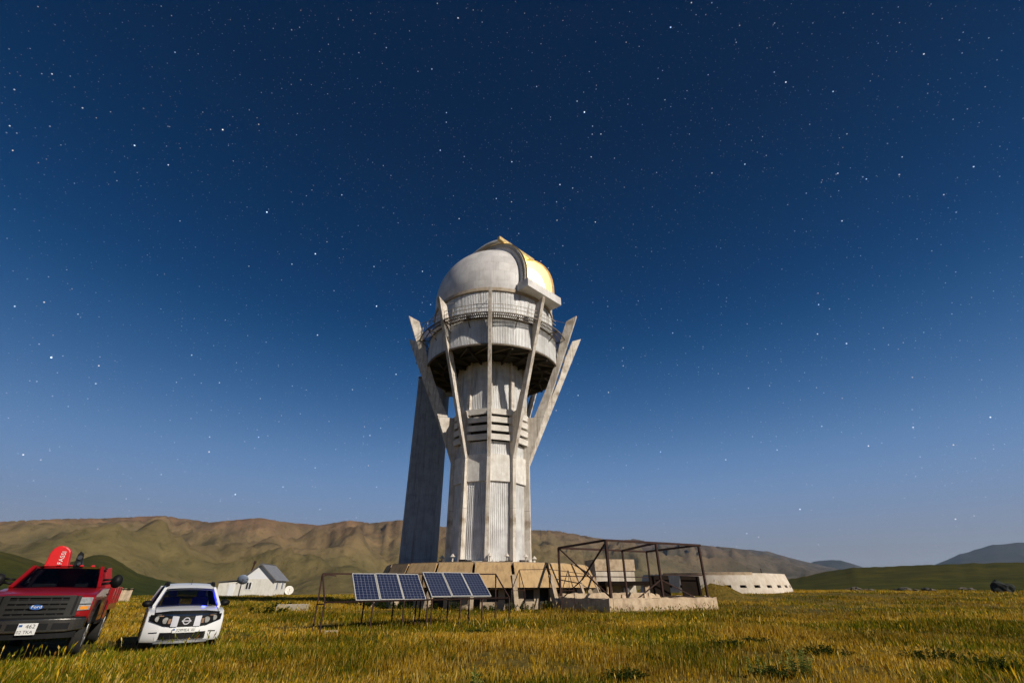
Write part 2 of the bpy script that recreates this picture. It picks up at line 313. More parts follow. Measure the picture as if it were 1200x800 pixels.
tower = thing('observatory_tower', 'tall white concrete observatory tower with flaring ribs and silver dome', 'tower', (AX, AY, 0))
D36, D18 = R_(36), R_(18)
FZ = 3.25
me_wall = corr_flat(2.3, FZ+.3, 10.75, -3.62, 12).mesh('wall_panel', M['corr'], fix=False)
me_rec = corr_flat(2.3, 13.3, 14.7, -3.62, 12).mesh('recess_panel', M['corr'], fix=False)
me_col = corr_flat(2.3, 18.0, 23.8, -3.62, 12).mesh('column_panel', M['corr'], fix=False)
b = MB(); b.prism([(-1.22,10.7),(1.22,10.7),(1.22,13.35),(-1.22,13.35)], lambda u,v,t: (u,t,v), -3.86, -3.55); me_band = b.mesh('band_panel', M['conc_band'])
b = MB(); b.hexa([(-1.22,-4.12,0),(1.22,-4.12,0),(1.22,-3.6,.12),(-1.22,-3.6,.12),(-1.22,-4.18,.58),(1.22,-4.18,.58),(1.22,-3.6,.58),(-1.22,-3.6,.58)]); me_lou = b.mesh('louvre_slab', M['conc_band'])
b = MB(); b.box(-.2,.2,-4.12,-3.6,18.0,23.8); me_pil = b.mesh('pilaster', M['conc'])
for k in range(10):
    a = k*D36 + D18
    for nm, me in (('wall_panel',me_wall),('recess_panel',me_rec),('column_panel',me_col),('band_panel',me_band)): obj(nm, me, tower, rz=a)
    for z in (14.75, 15.68, 16.6, 17.48): obj('louvre_slab', me_lou, tower, (0,0,z), a)
    obj('pilaster', me_pil, tower, rz=k*D36)
b = MB(); b.revolve([(0,3.2),(3.5,3.2),(3.5,23.9),(0,23.9)], 20, closed=False); part('core_wall', b, M['dark'], tower)
b = MB(); b.revolve([(3.3,FZ),(4.75,FZ),(4.7,FZ+.32),(3.3,FZ+.32)], 40); part('base_ring', b, M['conc'], tower)
r3 = random.Random(3)
for i in range(44):
    a = 2*math.pi*i/44 + r3.uniform(-.02,.02); b = MB(); h_ = r3.uniform(.1,.42); w_ = r3.uniform(.18,.34); r_0 = 4.85+r3.uniform(0,.12)
    b.box(-w_, w_, -r_0-.3, -r_0, FZ+.05, FZ+.05+h_); part('kerb_block', b, M['conc'] if r3.random() < .55 else M['dark'], tower, rz=a)
# ribs
RT = {0:(10.2,29.4),1:(9.95,29.6),2:(10.6,30.0),3:(12.1,30.7),4:(12.1,30.7),5:(12.1,30.7)}
def rib_poly(z0, z1, top, ins=0.0):
    Rt, Zt = top; zb = 13.0
    out = lambda z: 4.35 if z <= zb else 4.35+(Rt-4.35)*(z-zb)/(Zt-zb)
    inn = lambda z: 3.66 if z <= 17.9 else out(z)-(1.1-.38*ss(17.9, 22.5, z)+.55*ss(24.6, 29.5, z))
    pts = [(out(z0)-ins, z0), (out(z1)-ins, z1), (inn(z1-.001 if z1 <= 17.9 else z1)+ins, z1 if z1 < Zt else z1-.55), (inn(z0+.001)+ins, z0)]
    return pts
for k in range(10):
    top = RT[min(k, 10-k)]; rz = k*D36
    cuts = [FZ+.3, 8.2, 13.0, 17.9, 21.2, 24.4, 27.4, top[1]]
    core = MB()
    for i in range(len(cuts)-1): core.prism(rib_poly(cuts[i], cuts[i+1], top, .035), lambda u,v,t: (t,-u,v), -.15, .15)
    rib = part('rib', core, M['dark'], tower, rz=rz)
    for i in range(len(cuts)-1):
        mb = MB(); j0 = .012 if i else 0; mb.prism(rib_poly(cuts[i]+j0, cuts[i+1]-(.012 if i < len(cuts)-2 else 0), top), lambda u,v,t: (t,-u,v), -.18, .18)
        part('rib_block', mb, M['conc'], rib)
# big drum
me = corr_arc(7.78, R_(8.9), 23.85, 27.1, 14).mesh('drum_panel', M['corr'], fix=False)
me2 = corr_arc(7.3, R_(8.9), 27.1, 30.9, 12).mesh('upper_drum_panel', M['corr'], fix=False)
for k in range(20): obj('drum_panel', me, tower, rz=(k+.5)*D18); obj('upper_drum_panel', me2, tower, rz=(k+.5)*D18)
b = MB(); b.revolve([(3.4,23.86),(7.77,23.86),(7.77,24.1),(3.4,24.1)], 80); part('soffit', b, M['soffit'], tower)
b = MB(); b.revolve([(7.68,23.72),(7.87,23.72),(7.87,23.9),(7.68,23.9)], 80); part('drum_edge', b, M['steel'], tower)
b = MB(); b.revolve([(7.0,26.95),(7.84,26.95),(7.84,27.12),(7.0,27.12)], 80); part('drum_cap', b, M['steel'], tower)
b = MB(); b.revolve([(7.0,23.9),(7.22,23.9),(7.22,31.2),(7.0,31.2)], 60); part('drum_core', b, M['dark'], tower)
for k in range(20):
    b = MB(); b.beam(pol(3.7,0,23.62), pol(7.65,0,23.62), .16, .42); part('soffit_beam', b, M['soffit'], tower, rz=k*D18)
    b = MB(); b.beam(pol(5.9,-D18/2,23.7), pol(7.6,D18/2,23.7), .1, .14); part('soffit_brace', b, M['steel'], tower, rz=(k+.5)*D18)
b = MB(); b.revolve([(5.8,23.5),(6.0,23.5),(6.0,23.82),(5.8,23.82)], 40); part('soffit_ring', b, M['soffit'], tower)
b = MB(); b.revolve([(7.2,30.85),(7.52,30.85),(7.52,31.27),(7.2,31.27)], 80); part('dome_ring', b, M['ring'], tower)
# walkway
WR0, WR1, WZ = 7.95, 9.0, 27.0
deck = MB()
for r in (WR0, (WR0+WR1)/2, WR1):
    for i in range(4): deck.beam(pol(r,-D18/2+D18*i/4,WZ), pol(r,-D18/2+D18*(i+1)/4,WZ), .09 if r == WR1 else .05, .12)
for i in range(12):
    a = -D18/2+D18*(i+.5)/12; deck.beam(pol(WR0,a,WZ+.03), pol(WR1,a,WZ+.03), .09, .03)
me_deck = deck.mesh('deck_section', M['steel'])
rail = MB()
for zz in (.55, 1.05):
    for i in range(4): rail.beam(pol(WR1,-D18/2+D18*i/4,WZ+zz), pol(WR1,-D18/2+D18*(i+1)/4,WZ+zz), .05)
for f in (-.5, 0): rail.beam(pol(WR1,D18*f,WZ), pol(WR1,D18*f,WZ+1.05), .05)
me_rail = rail.mesh('railing_section', M['rail'])
brk = MB(); brk.beam(pol(WR1,0,WZ-.08), pol(7.8,0,WZ-1.1), .08); brk.beam(pol(7.8,0,WZ-.1), pol(WR1,0,WZ-.1), .08, .1)
me_brk = brk.mesh('walkway_bracket', M['steel'])
for k in range(20):
    obj('deck_section', me_deck, tower, rz=(k+.5)*D18)
    if k not in (3, 12): obj('railing_section', me_rail, tower, rz=(k+.5)*D18)
    obj('walkway_bracket', me_brk, tower, rz=k*D18+.03)
for k in range(10):
    b = MB(); b.tube(pol(7.3,0,30.2), pol(RT[min(k,10-k)][0]-1.0,0,29.1), .03, 5); part('tie_rod', b, M['steel'], tower, rz=k*D36)
    b = MB(); b.beam(pol(WR1,0,WZ-.05), pol(RT[min(k,10-k)][0]-1.5,0,WZ-.05), .14, .2); part('rib_strut', b, M['steel'], tower, rz=k*D36)
# vent caps and clutter at the foot of the ribs
vc = MB(); vc.tube((0,-4.55,FZ+.3), (0,-4.55,FZ+.75), .07, 8); vc.tube((0,-4.55,FZ+.72), (0,-4.55,FZ+.98), .26, 10, .04)
me_vc = vc.mesh('vent_cap', M['conc'])
for a in (-44, 4, 24, 52, -80, 95): obj('vent_cap', me_vc, tower, rz=R_(a))
# dome
DZ, DR, SAZ, SW = 33.2, 7.5, R_(45), 2.25
sl_n = Vector((math.sin(SAZ), -math.cos(SAZ), 0)); sl_e = Vector((math.cos(SAZ), math.sin(SAZ), 0)); up = Vector((0,0,1))
def dome_shell(rad, lat_lim):
    mb = MB(); th0 = math.asin((31.3-DZ)/DR); 
    # two side caps as slices parallel to the slit plane, and the back strip
    for s in (-1, 1):
        rows = []
        for i in range(25):
            l = s*(SW + (rad-SW)*math.sin(math.pi/2*i/24)); rr = math.sqrt(max(0, rad*rad-l*l)); lo = math.asin(max(-1, min(1, (31.3-DZ)/max(rr, 1e-3)))) if rr > abs(31.3-DZ) else -math.pi/2
            row = []
            for j in range(61):
                t = lo + (math.pi-2*lo)*j/60; row.append(sl_e*l + sl_n*rr*math.cos(t) + up*rr*math.sin(t))
            rows.append(row)
        mb.grid([[(p.x,p.y,p.z+DZ) for p in r] for r in rows])
    rows = []
    for i in range(13):
        l = -SW + 2*SW*i/12; rr = math.sqrt(rad*rad-l*l); lo = math.asin((31.3-DZ)/rr)
        rows.append([sl_e*l + sl_n*rr*math.cos(t) + up*rr*math.sin(t) for t in (R_(97)+(math.pi-lo-R_(97))*j/30 for j in range(31))])
    mb.grid([[(p.x,p.y,p.z+DZ) for p in r] for r in rows]); return mb
dome = part('dome', dome_shell(DR, SW), M['dome_panel'], tower, True)
part('dome_lining', dome_shell(DR-.14, SW), M['dome_in'], dome, True)
def slit_pt(l, r, t): return sl_e*l + sl_n*r*math.cos(t) + up*(DZ + r*math.sin(t))
for s in (-1, 1):
    rows = []
    for j in range(41):
        t = R_(-6) + R_(176)*j/40
        rows.append([slit_pt(s*(SW+.0), 6.95, t), slit_pt(s*(SW+.0), 7.98, t), slit_pt(s*(SW+.22), 7.98, t), slit_pt(s*(SW+.22), 7.0, t)])
    mb = MB(); mb.grid(rows, True); mb.add(rows[0], [(0,1,2,3)]); mb.add(rows[-1], [(3,2,1,0)]); arch = part('slit_arch', mb, M['dome'], dome)
    mb = MB()
    for rr2 in (7.62, 7.92):
        for j in range(40): mb.beam(slit_pt(s*(SW+.26), rr2, R_(-6)+R_(176)*j/40), slit_pt(s*(SW+.26), rr2, R_(-6)+R_(176)*(j+1)/40), .07)
    for j in range(0, 61): t = R_(-6)+R_(176)*j/60; mb.beam(slit_pt(s*(SW+.24), 7.4, t), slit_pt(s*(SW+.24), 7.95, t), .04)
    part('arch_lattice', mb, M['rail'], arch)
    mb = MB()
    for j in range(40): mb.beam(slit_pt(s*(SW+.11), 8.03, R_(-6)+R_(176)*j/40), slit_pt(s*(SW+.11), 8.03, R_(-6)+R_(176)*(j+1)/40), .26, .12, sl_e)
    part('arch_rail', mb, M['ochre_gold'], arch)
rows = []
for j in range(25):
    t = R_(62)+R_(100)*j/24
    rows.append([slit_pt(-SW-.75, 8.16, t), slit_pt(-SW-.6, 8.5, t), slit_pt(0, 8.62, t), slit_pt(SW+.6, 8.5, t), slit_pt(SW+.75, 8.16, t), slit_pt(0, 8.3, t)])
mb = MB(); mb.grid(rows, True); n_ = len(mb.v); mb.f += [(0,1,2,5),(2,3,4,5),(n_-6,n_-1,n_-4,n_-5),(n_-4,n_-1,n_-2,n_-3)]
shut = part('shutter', mb, M['dome'], dome)
mb = MB(); mb.beam(slit_pt(-SW-1.0, 8.42, R_(61)), slit_pt(SW+1.0, 8.42, R_(61)), .42, .5); part('shutter_edge', mb, M['ochre_gold'], shut)  # gold glow from inside the dome is put into the edge colour
mb = MB()
p = [slit_pt(0,0,0)*0 + sl_n*r + sl_e*l + up*z for z in (31.1, 32.15) for r, l in ((7.0,-2.85),(8.65,-2.85),(8.65,2.95),(7.0,2.95))]
mb.hexa(p); part('sill_box', mb, M['dome'], dome)
# telescope inside
mb = MB(); mb.tube((0,0,31.4), (0,0,33.4), 1.1, 16, .8); mb.tube(sl_n*-1.2+up*32.9, sl_n*2.2+up*36.2, .8, 20)
part('telescope', mb, M['ochre_gold'], tower, True)
mb = MB(); mb.revolve([(0,31.28),(7.3,31.28),(7.3,31.2),(0,31.2)], 40, closed=False); part('dome_floor', mb, M['steel'], tower)
ld = bpy.data.lights.new('dome_lamp', 'POINT'); ld.energy = 15000; ld.color = (1, .80, .50); ld.shadow_soft_size = .35
lo = bpy.data.objects.new('dome_lamp', ld); COL.objects.link(lo); lo.location = Vector((AX, AY, 0)) + up*34.6 - sl_n*3.2 + sl_e*1.0

# podium of the tower
pod = thing('podium_building', 'low round tan concrete podium with sloping panels under the tower', 'building', (AX, AY, 0))
PO = R_(-4); half = D18/2
def pr(r): return r
b = MB()
def chord(r, a, z): return pol(r, a, z)
g_ = .012
b.hexa([chord(10.52,-half+g_,1.5), chord(10.52,half-g_,1.5), chord(10.36,half-g_,1.5), chord(10.36,-half+g_,1.5), chord(9.66,-half+g_*1.1,3.24), chord(9.66,half-g_*1.1,3.24), chord(9.5,half-g_,3.24), chord(9.5,-half+g_,3.24)])
me_f = b.mesh('fascia_panel', M['tan'])
b = MB(); b.beam(pol(10.95,0,-.1), pol(10.0,0,2.3), .34, .5, (0,1,0)); me_s = b.mesh('strut', M['tan_strut'])
b = MB(); b.box(-.95,-.45,-9.3,-9.1,0,1.6); b.box(.45,.95,-9.3,-9.1,0,1.6); b.box(-.45,.45,-9.3,-9.1,0,.55); b.box(-.45,.45,-9.3,-9.1,1.35,1.6); me_i = b.mesh('infill_wall', M['tan_strut'])
b = MB(); b.box(-.45,.45,-9.22,-9.18,.55,1.35); me_w = b.mesh('window_pane', M['dark'])
for k in range(20):
    a = PO + k*D18
    fp = obj('fascia_panel', me_f, pod, (0,0,random.uniform(-.015,.015)), a+half+random.uniform(-.003,.003))
    obj('strut', me_s, pod, rz=a)
    if k in (0,1,2,3,5,16,18,19):
        obj('infill_wall', me_i, pod, rz=a+half); obj('window_pane', me_w, pod, rz=a+half)
b = MB(); b.revolve([(0,3.05),(9.52,3.05),(9.58,3.3),(0,3.3)], 20, closed=False); part('roof_slab', b, M['tan_strut'], pod, rz=PO)
b = MB(); b.revolve([(8.95,-.1),(9.0,-.1),(9.0,3.1),(8.95,3.1)], 40); part('inner_wall', b, M['dark'], pod)
b = MB(); b.revolve([(9.0,1.42),(10.3,1.42),(10.3,1.5),(9.0,1.5)], 40); part('ledge', b, M['dark'], pod, rz=PO)

# stair tower
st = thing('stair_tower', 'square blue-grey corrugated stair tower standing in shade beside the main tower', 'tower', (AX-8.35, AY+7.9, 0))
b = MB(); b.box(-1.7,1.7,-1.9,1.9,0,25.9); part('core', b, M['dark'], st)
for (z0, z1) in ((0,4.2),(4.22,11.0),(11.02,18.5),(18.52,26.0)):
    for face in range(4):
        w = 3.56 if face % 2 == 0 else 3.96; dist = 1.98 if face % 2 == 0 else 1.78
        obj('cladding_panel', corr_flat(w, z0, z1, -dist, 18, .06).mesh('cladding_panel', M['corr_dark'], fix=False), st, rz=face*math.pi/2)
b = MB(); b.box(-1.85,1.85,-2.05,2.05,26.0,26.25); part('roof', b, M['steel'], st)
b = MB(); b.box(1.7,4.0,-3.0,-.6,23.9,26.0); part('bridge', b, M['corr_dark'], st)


# ------------------------------------------------------------------ more materials
M['white_wall'] = material('cream_house_wall', (.76,.73,.66), (.66,.62,.54), 1.5, .85, bump=.3, bump_scale=8, streak=.25, streak_col=(.35,.28,.2))
M['roof_grey'] = material('grey_sheet_roof', (.27,.27,.28), (.20,.20,.21), 1.5, .55, .2)
M['roof_trim'] = material('dark_roof_trim', (.13,.12,.12), (.09,.085,.08), 3, .7)
M['white'] = material('white_paint', (.80,.80,.80), (.77,.77,.77), 3, .35, spec=.5)
M['car_white'] = material('white_car_paint', (.80,.79,.77), (.77,.76,.74), 2, .28, spec=.5, coat=.6)
M['car_red'] = material('red_truck_paint', (.27,.005,.007), (.23,.004,.006), 2, .30, spec=.5, coat=.5)
M['crane_red'] = material('bright_red_crane_paint', (.62,.010,.012), (.55,.010,.010), 2, .4)
M['black'] = material('black_plastic', (.006,.006,.006), (.004,.004,.004), 8, .55, spec=.2)
M['rubber'] = material('tyre_rubber', (.014,.014,.014), (.02,.018,.015), 12, .9)
M['chrome'] = material('dull_chrome', (.26,.25,.23), (.20,.19,.18), 4, .22, 1.0)
M['alloy'] = material('alloy_rim', (.45,.45,.45), (.38,.38,.38), 4, .35, .7)
M['lamp'] = material('headlamp_reflector', (.72,.72,.70), (.45,.45,.43), 14, .15, .6)
M['amber'] = material('amber_lens', (.75,.28,.03), (.65,.22,.02), 10, .25)
M['amber_dim'] = material('faded_amber_lens', (.30,.17,.10), (.22,.13,.08), 10, .3)
M['strut_silver'] = material('bright_silver_trim', (.66,.65,.68), (.60,.59,.62), 5, .3, .2)
M['plate'] = material('number_plate_white', (.72,.71,.68), (.66,.65,.62), 6, .5)
M['ink'] = material('plate_black_ink', (.02,.02,.02), (.02,.02,.02), 6, .6)
M['blue_ink'] = material('blue_enamel', (.02,.10,.34), (.02,.08,.28), 6, .4)
M['grille_grey'] = material('dark_grey_grille_plastic', (.022,.021,.018), (.017,.016,.014), 6, .5, spec=.25)
M['seat'] = material('dark_seat_fabric', (.035,.035,.038), (.025,.025,.027), 8, .9)
M['glass'] = glass_mat('tinted_car_glass', (.34,.36,.38), .2)
M['cell'] = None
def cell_material():
    m = bpy.data.materials.new('solar_cell_blue'); m.use_nodes = True; t = m.node_tree; N = t.nodes; L = t.links; b = N['Principled BSDF']
    co = N.new('ShaderNodeTexCoord').outputs['Object']; n = N.new('ShaderNodeTexNoise'); n.inputs['Scale'].default_value = 9; L.new(co, n.inputs[0])
    cr = N.new('ShaderNodeValToRGB'); cr.color_ramp.elements[0].color = (.005,.010,.036,1); cr.color_ramp.elements[1].color = (.010,.018,.062,1); L.new(n.outputs['Fac'], cr.inputs[0]); L.new(cr.outputs[0], b.inputs['Base Color'])
    b.inputs['Roughness'].default_value = .35; b.inputs['Coat Weight'].default_value = .6; b.inputs['Coat Roughness'].default_value = .08; return m
M['cell'] = cell_material()
M['silver'] = material('aluminium_frame', (.62,.60,.56), (.52,.50,.46), 6, .45, .3)
M['backsheet'] = material('white_backsheet', (.17,.18,.22), (.14,.15,.19), 6, .6)

def GZ(x, y): return float(gz(x, y))

# ------------------------------------------------------------------ vehicles (local: front at -Y, X lateral, Z up)
def car_body(stations, nose, mat, name, parent):
    """stations: list of (X, dict(scale...)) ; nose(X) gives a list of (y,z) profile points"""
    rows = [[(X, y, z) for y, z in nose(X)] for X in stations]
    mb = MB(); mb.grid(rows, True); n = len(rows[0]); k = len(mb.v)
    mb.f.append(tuple(range(n-1,-1,-1))); mb.f.append(tuple(range(k-n, k)))
    o = part(name, mb, mat, parent, False); bevel(o, .025, 2); o.data.shade_smooth()
    md = o.modifiers.new('wn', 'WEIGHTED_NORMAL'); return o
def wheel(parent, x, y, r, w, rimmat, dz=0.0):
    s = 1 if x > 0 else -1; mb = MB(); rr0 = r; zc = r+dz
    prof = [(r*.62, -w/2), (r*.93, -w/2), (r, -w*.36), (r, w*.36), (r*.93, w/2), (r*.62, w/2)]
    n = 28; rows = [[(x+t, y+rr*math.cos(2*math.pi*i/n), zc+rr*math.sin(2*math.pi*i/n)) for rr, t in prof] for i in range(n)]
    rows.append(rows[0]); mb.grid(rows, True); wh = part('wheel', mb, M['rubber'], parent, True)
    mb = MB(); mb.tube((x-w*.3, y, zc), (x+s*w*.36, y, zc), r*.62, 24)
    rim = part('rim', mb, M['black'], wh)
    mb = MB()
    for i in range(5):
        a = 2*math.pi*i/5; c, d = math.cos(a), math.sin(a); mb.beam((x+s*w*.40, y, zc), (x+s*w*.40, y+c*r*.6, zc+d*r*.6), .09, .05, (1,0,0))
    mb.tube((x+s*w*.3, y, zc), (x+s*w*.46, y, zc), r*.16, 12)
    rows = [[(x+s*w*t, y+rr*math.cos(2*math.pi*i/24), zc+rr*math.sin(2*math.pi*i/24)) for rr, t in ((r*.63,.3),(r*.63,.48),(r*.56,.48),(r*.56,.3))] for i in range(25)]
    mb.grid(rows, True); part('spokes', mb, rimmat, wh)
def patch(fy, top, bot, off, thick, nx=12):
    """panel hugging the curved nose; top/bot: polylines of (X,z)"""
    xs = sorted(set([p[0] for p in top]+[p[0] for p in bot]+list(np.linspace(top[0][0], top[-1][0], nx))))
    T = lambda x: float(np.interp(x, [p[0] for p in top], [p[1] for p in top])); B = lambda x: float(np.interp(x, [p[0] for p in bot], [p[1] for p in bot]))
    rows = []
    for x in xs:
        zt, zb = T(x), min(B(x), T(x)-.002); rows.append([(x, fy(x,zt)-off, zt), (x, fy(x,zt)-off+thick, zt), (x, fy(x,zb)-off+thick, zb), (x, fy(x,zb)-off, zb)])
    mb = MB(); mb.grid(rows, True); k = len(mb.v); mb.f += [(0,1,2,3), (k-1,k-2,k-3,k-4)]; return mb
def mirror_poly(p): return sorted([(-x, z) for x, z in p])
def glass_quad(tl, tr, br, bl, bulge=Vector((0,0,0)), n=8):
    tl, tr, br, bl = map(Vector, (tl, tr, br, bl)); rows = []
    for i in range(n+1):
        f = i/n; k = 4*f*(1-f); rows.append([tl.lerp(tr, f)+bulge*k, bl.lerp(br, f)+bulge*k])
    mb = MB(); mb.grid(rows); return mb
def plate_on(parent, x, y, z, w, h, rot, lines, flag):
    mb = MB(); mb.box(-w/2, w/2, -.008, .008, -h/2, h/2); pl = part('number_plate', mb, M['plate'], parent); pl.location = (x, y, z); pl.rotation_euler = rot; bevel(pl, .004, 1)
    for (tx, tz, s, size) in lines:
        t = obj('plate_text', text_mesh(s, size, M['ink'], .001), pl, (tx, -.0095, tz)); t.rotation_euler = (math.pi/2, 0, 0)
    fx, fz, fw, fh = flag; mb = MB(); mb.box(fx-fw/2, fx+fw/2, -.0105, -.0085, fz-fh/2, fz+fh/2); part('plate_flag', mb, M['blue_ink'], pl)

# --- white off-roader
SUVH = R_(36); sx, sy = -8.80, 14.25
suv = thing('parked_car', 'white compact off-roader with black bonnet deflector and roof rails', 'car', (sx - math.sin(SUVH)*2.17, sy + math.cos(SUVH)*2.17, GZ(sx, sy)-.06), SUVH)
def suv_fy(X, z): return -2.17 + .30*(abs(X)/.86)**2.4 + .10*max(0, z-.72)
def suv_prof(X):
    u = abs(X)/.90; e = max(0, u-.80)/.20; dz = -.05*u**2; side = .08*e*e
    arch = abs(X) > .55
    fy = suv_fy(X, .6)
    p = [(fy+.10, .30), (fy+.02, .40), (fy, .55), (fy+.01, .72), (fy+.07, .90+dz*.5), (fy+.20, .985+dz), (-1.55, 1.055+dz), (-1.02, 1.115+dz), (-.60, 1.12+dz-.02), (.6, 1.12+dz-.02), (1.75, 1.12+dz-.02), (2.02, 1.08+dz), (2.12-side, .9), (2.14-side, .6), (2.06-side, .34)]
    ar = [(1.78,.30),(1.73,.50),(1.58,.67),(1.36,.73),(1.14,.67),(.99,.50),(.94,.28),(-.86,.28),(-.91,.50),(-1.06,.67),(-1.28,.73),(-1.50,.67),(-1.65,.50),(-1.70,.32)]
    if not arch: ar = [(y, .28) for y, z in ar]
    return p + ar
st_x = [-.91,-.89,-.84,-.74,-.6,-.56,-.4,-.2,0,.2,.4,.56,.6,.74,.84,.89,.91]
car_body(st_x, suv_prof, M['car_white'], 'body', suv)
# greenhouse
cw, rw = .80, .63
def seam(parent, pts, name='panel_seam', w=.012):
    mb = MB()
    for p, q in zip(pts, pts[1:]): mb.beam(p, q, w, .008)
    return part(name, mb, M['black'], parent)
for s in (-1, 1):
    X = s*.745; pr_ = suv_prof(X)
    seam(suv, [(X, y, z+.003) for y, z in pr_[5:8]])
    for y0 in (-.86, .38, 1.28): seam(suv, [(s*.912, y0, 1.04), (s*.914, y0+.02, .62), (s*.912, y0+.02, .48)])
    seam(suv, [(s*.914, -.8, .80), (s*.914, 1.3, .83)], 'door_moulding', .02)
    mb = MB(); mb.box(s*.92-.012, s*.92+.012, .12, .28, .93, .965); mb.box(s*.92-.012, s*.92+.012, 1.02, 1.18, .94, .975); part('door_handle', mb, M['car_white'], suv)
A0, A1 = (-1.0, 1.09), (-.30, 1.545); D0, D1 = (1.98, 1.08), (1.70, 1.55)
for s in (-1, 1):
    mb = MB(); mb.beam((s*cw,A0[0],A0[1]), (s*rw,A1[0],A1[1]), .07, .09); part('pillar', mb, M['car_white'], suv)
    for y0_, y1_ in ((.35,.42),(1.2,1.12)): mb = MB(); mb.beam((s*cw*.99,y0_,1.09), (s*rw,y1_,1.60), .05, .10); part('door_pillar', mb, M['black'], suv)
    mb = MB(); mb.beam((s*cw,D0[0],D0[1]), (s*rw,D1[0],D1[1]), .09, .26); part('pillar', mb, M['car_white'], suv)
    mb = glass_quad((s*rw*1.01,A1[0]+.05,1.58), (s*rw*1.01,D1[0]-.05,1.56), (s*cw*1.0,D0[0]-.1,1.08), (s*cw*1.0,A0[0]+.12,1.09), Vector((s*.02,0,0))); part('side_window', mb, M['glass'], suv, True)
    mb = MB(); mb.beam((s*.60,-.05,1.70), (s*.60,1.65,1.69), .05, .045); mb.beam((s*.60,-.12,1.61), (s*.60,.12,1.70), .09, .07); mb.beam((s*.60,1.55,1.69), (s*.60,1.75,1.61), .08, .06); part('roof_rail', mb, M['black'], suv)
    mb = MB(); mb.grid([[(s*(.97+.13*c)+0, -.72+.06*d*1.0+.0*c, 1.17+.085*e_) for c, e_ in [(math.cos(t)*1.0, math.sin(t)) for t in np.linspace(0, 2*math.pi, 15)[:-1]]] for d in (-1.6, -1, 0, 1, 1.3)], True)
    k = len(mb.v); mb.f += [tuple(range(13,-1,-1)), tuple(range(k-14, k))]; mb.beam((s*.80,-.72,1.12), (s*.90,-.72,1.14), .08, .05); part('door_mirror', mb, M['black'], suv, True)
    mb = MB(); mb.box(s*.905-.012, s*.905+.012, -.80, 1.75, .30, .46); part('sill_cladding', mb, M['black'], suv)
rows = []
for i in range(11):
    f = (i/10)**1.5; y = A1[0]-.06 + (D1[0]-A1[0]+.1)*f; h = 1.535+.135*math.sin(math.pi/2*min(1, f*3.2))-.05*max(0, f-.5)
    rows.append([(x, y - .09*(1-(x/rw)**2)*max(0, 1-f*4), h+.03*(1-(x/rw)**2)-(.05 if abs(x) > rw*.99 else 0)) for x in np.linspace(-rw-.04, rw+.04, 13)])
mb = MB(); mb.grid(rows); mb.grid([[(x,y,z-.05) for x,y,z in r] for r in rows]); roof = part('roof', mb, M['car_white'], suv, True)
mb = MB(); mb.tube((0,-.1,1.66), (0,.0,1.80), .006, 5); part('antenna', mb, M['black'], roof)
part('windscreen', glass_quad((-rw,A1[0]-.02,1.55), (rw,A1[0]-.02,1.55), (cw-.03,A0[0],1.09), (-cw+.03,A0[0],1.09), Vector((0,-.09,.0))), M['glass'], suv, True)
part('rear_window', glass_quad((-rw,D1[0],1.56), (rw,D1[0],1.56), (cw,D0[0],1.08), (-cw,D0[0],1.08)), M['glass'], suv, True)
for x in (-.38, .38):
    mb = MB(); mb.hexa([(x-.24,.1,.9),(x+.24,.1,.9),(x+.24,.3,.9),(x-.24,.3,.9),(x-.2,.28,1.32),(x+.2,.28,1.32),(x+.2,.42,1.32),(x-.2,.42,1.32)]); mb.box(x-.11, x+.11, .32, .42, 1.33, 1.50); part('seat', mb, M['seat'], suv)
mb = MB(); mb.box(-.10,.10,-.38,-.34,1.47,1.53); part('rear_view_mirror', mb, M['black'], suv)
bl = bpy.data.lights.new('dashboard_lamp', 'POINT'); bl.energy = 14; bl.color = (.02,.03,1); bl.shadow_soft_size = .06
blo = bpy.data.objects.new('dashboard_lamp', bl); COL.objects.link(blo); blo.parent = suv; blo.location = (.46,-.55,1.2)
F_ = suv_fy
for s in (-1, 1):
    P = (lambda q: q) if s == 1 else mirror_poly
    hl = part('headlight', patch(F_, P([(.33,.895),(.55,.93),(.83,.935)]), P([(.33,.655),(.50,.675),(.66,.735),(.83,.80)]), .012, .06), M['black'], suv)
    for (cx, cz, r) in ((.47,.80,.075), (.65,.84,.070)):
        mb = MB(); y = F_(cx, cz); mb.tube((s*cx, y-.012, cz), (s*cx, y-.022, cz), r, 14, r*.9); part('lamp_reflector', mb, M['lamp'], hl)
    mb = MB(); y = F_(.56,.9); mb.box(s*.56-.07, s*.56+.07, y-.022, y-.01, .895, .918); mb.box(s*.38-.03, s*.38+.03, F_(.38,.76)-.024, F_(.38,.76)-.01, .73, .84); part('indicator', mb, M['amber_dim'], hl)
    part('grille_strut', patch(F_, P([(.225,.895),(.335,.905)]), P([(.185,.66),(.275,.66)]), .03, .05, 4), M['strut_silver'], suv)
    part('fog_lamp_slot', patch(F_, P([(.58,.545),(.76,.535)]), P([(.60,.522),(.76,.515)]), .006, .02, 4), M['black'], suv)
gr = part('grille', patch(F_, [(-.31,.90),(.31,.90)], [(-.26,.655),(.26,.655)], .006, .05), M['black'], suv)
for z in (.72,.77,.82,.865):
    part('grille_bar', patch(F_, [(-.2,z),(.2,z)], [(-.2,z-.014),(.2,z-.014)], .016, .02, 6), M['grille_grey'], gr)
mb = MB(); rows = [[(rr*math.cos(2*math.pi*i/24), y, .785+rr*math.sin(2*math.pi*i/24)) for rr, y in ((.085,F_(0,.8)-.035),(.085,F_(0,.8)-.01),(.062,F_(0,.8)-.01),(.062,F_(0,.8)-.035))] for i in range(25)]
mb.grid(rows, True); mb.box(-.105,.105,F_(0,.8)-.042,F_(0,.8)-.02,.768,.802); bad = part('emblem', mb, M['strut_silver'], gr)
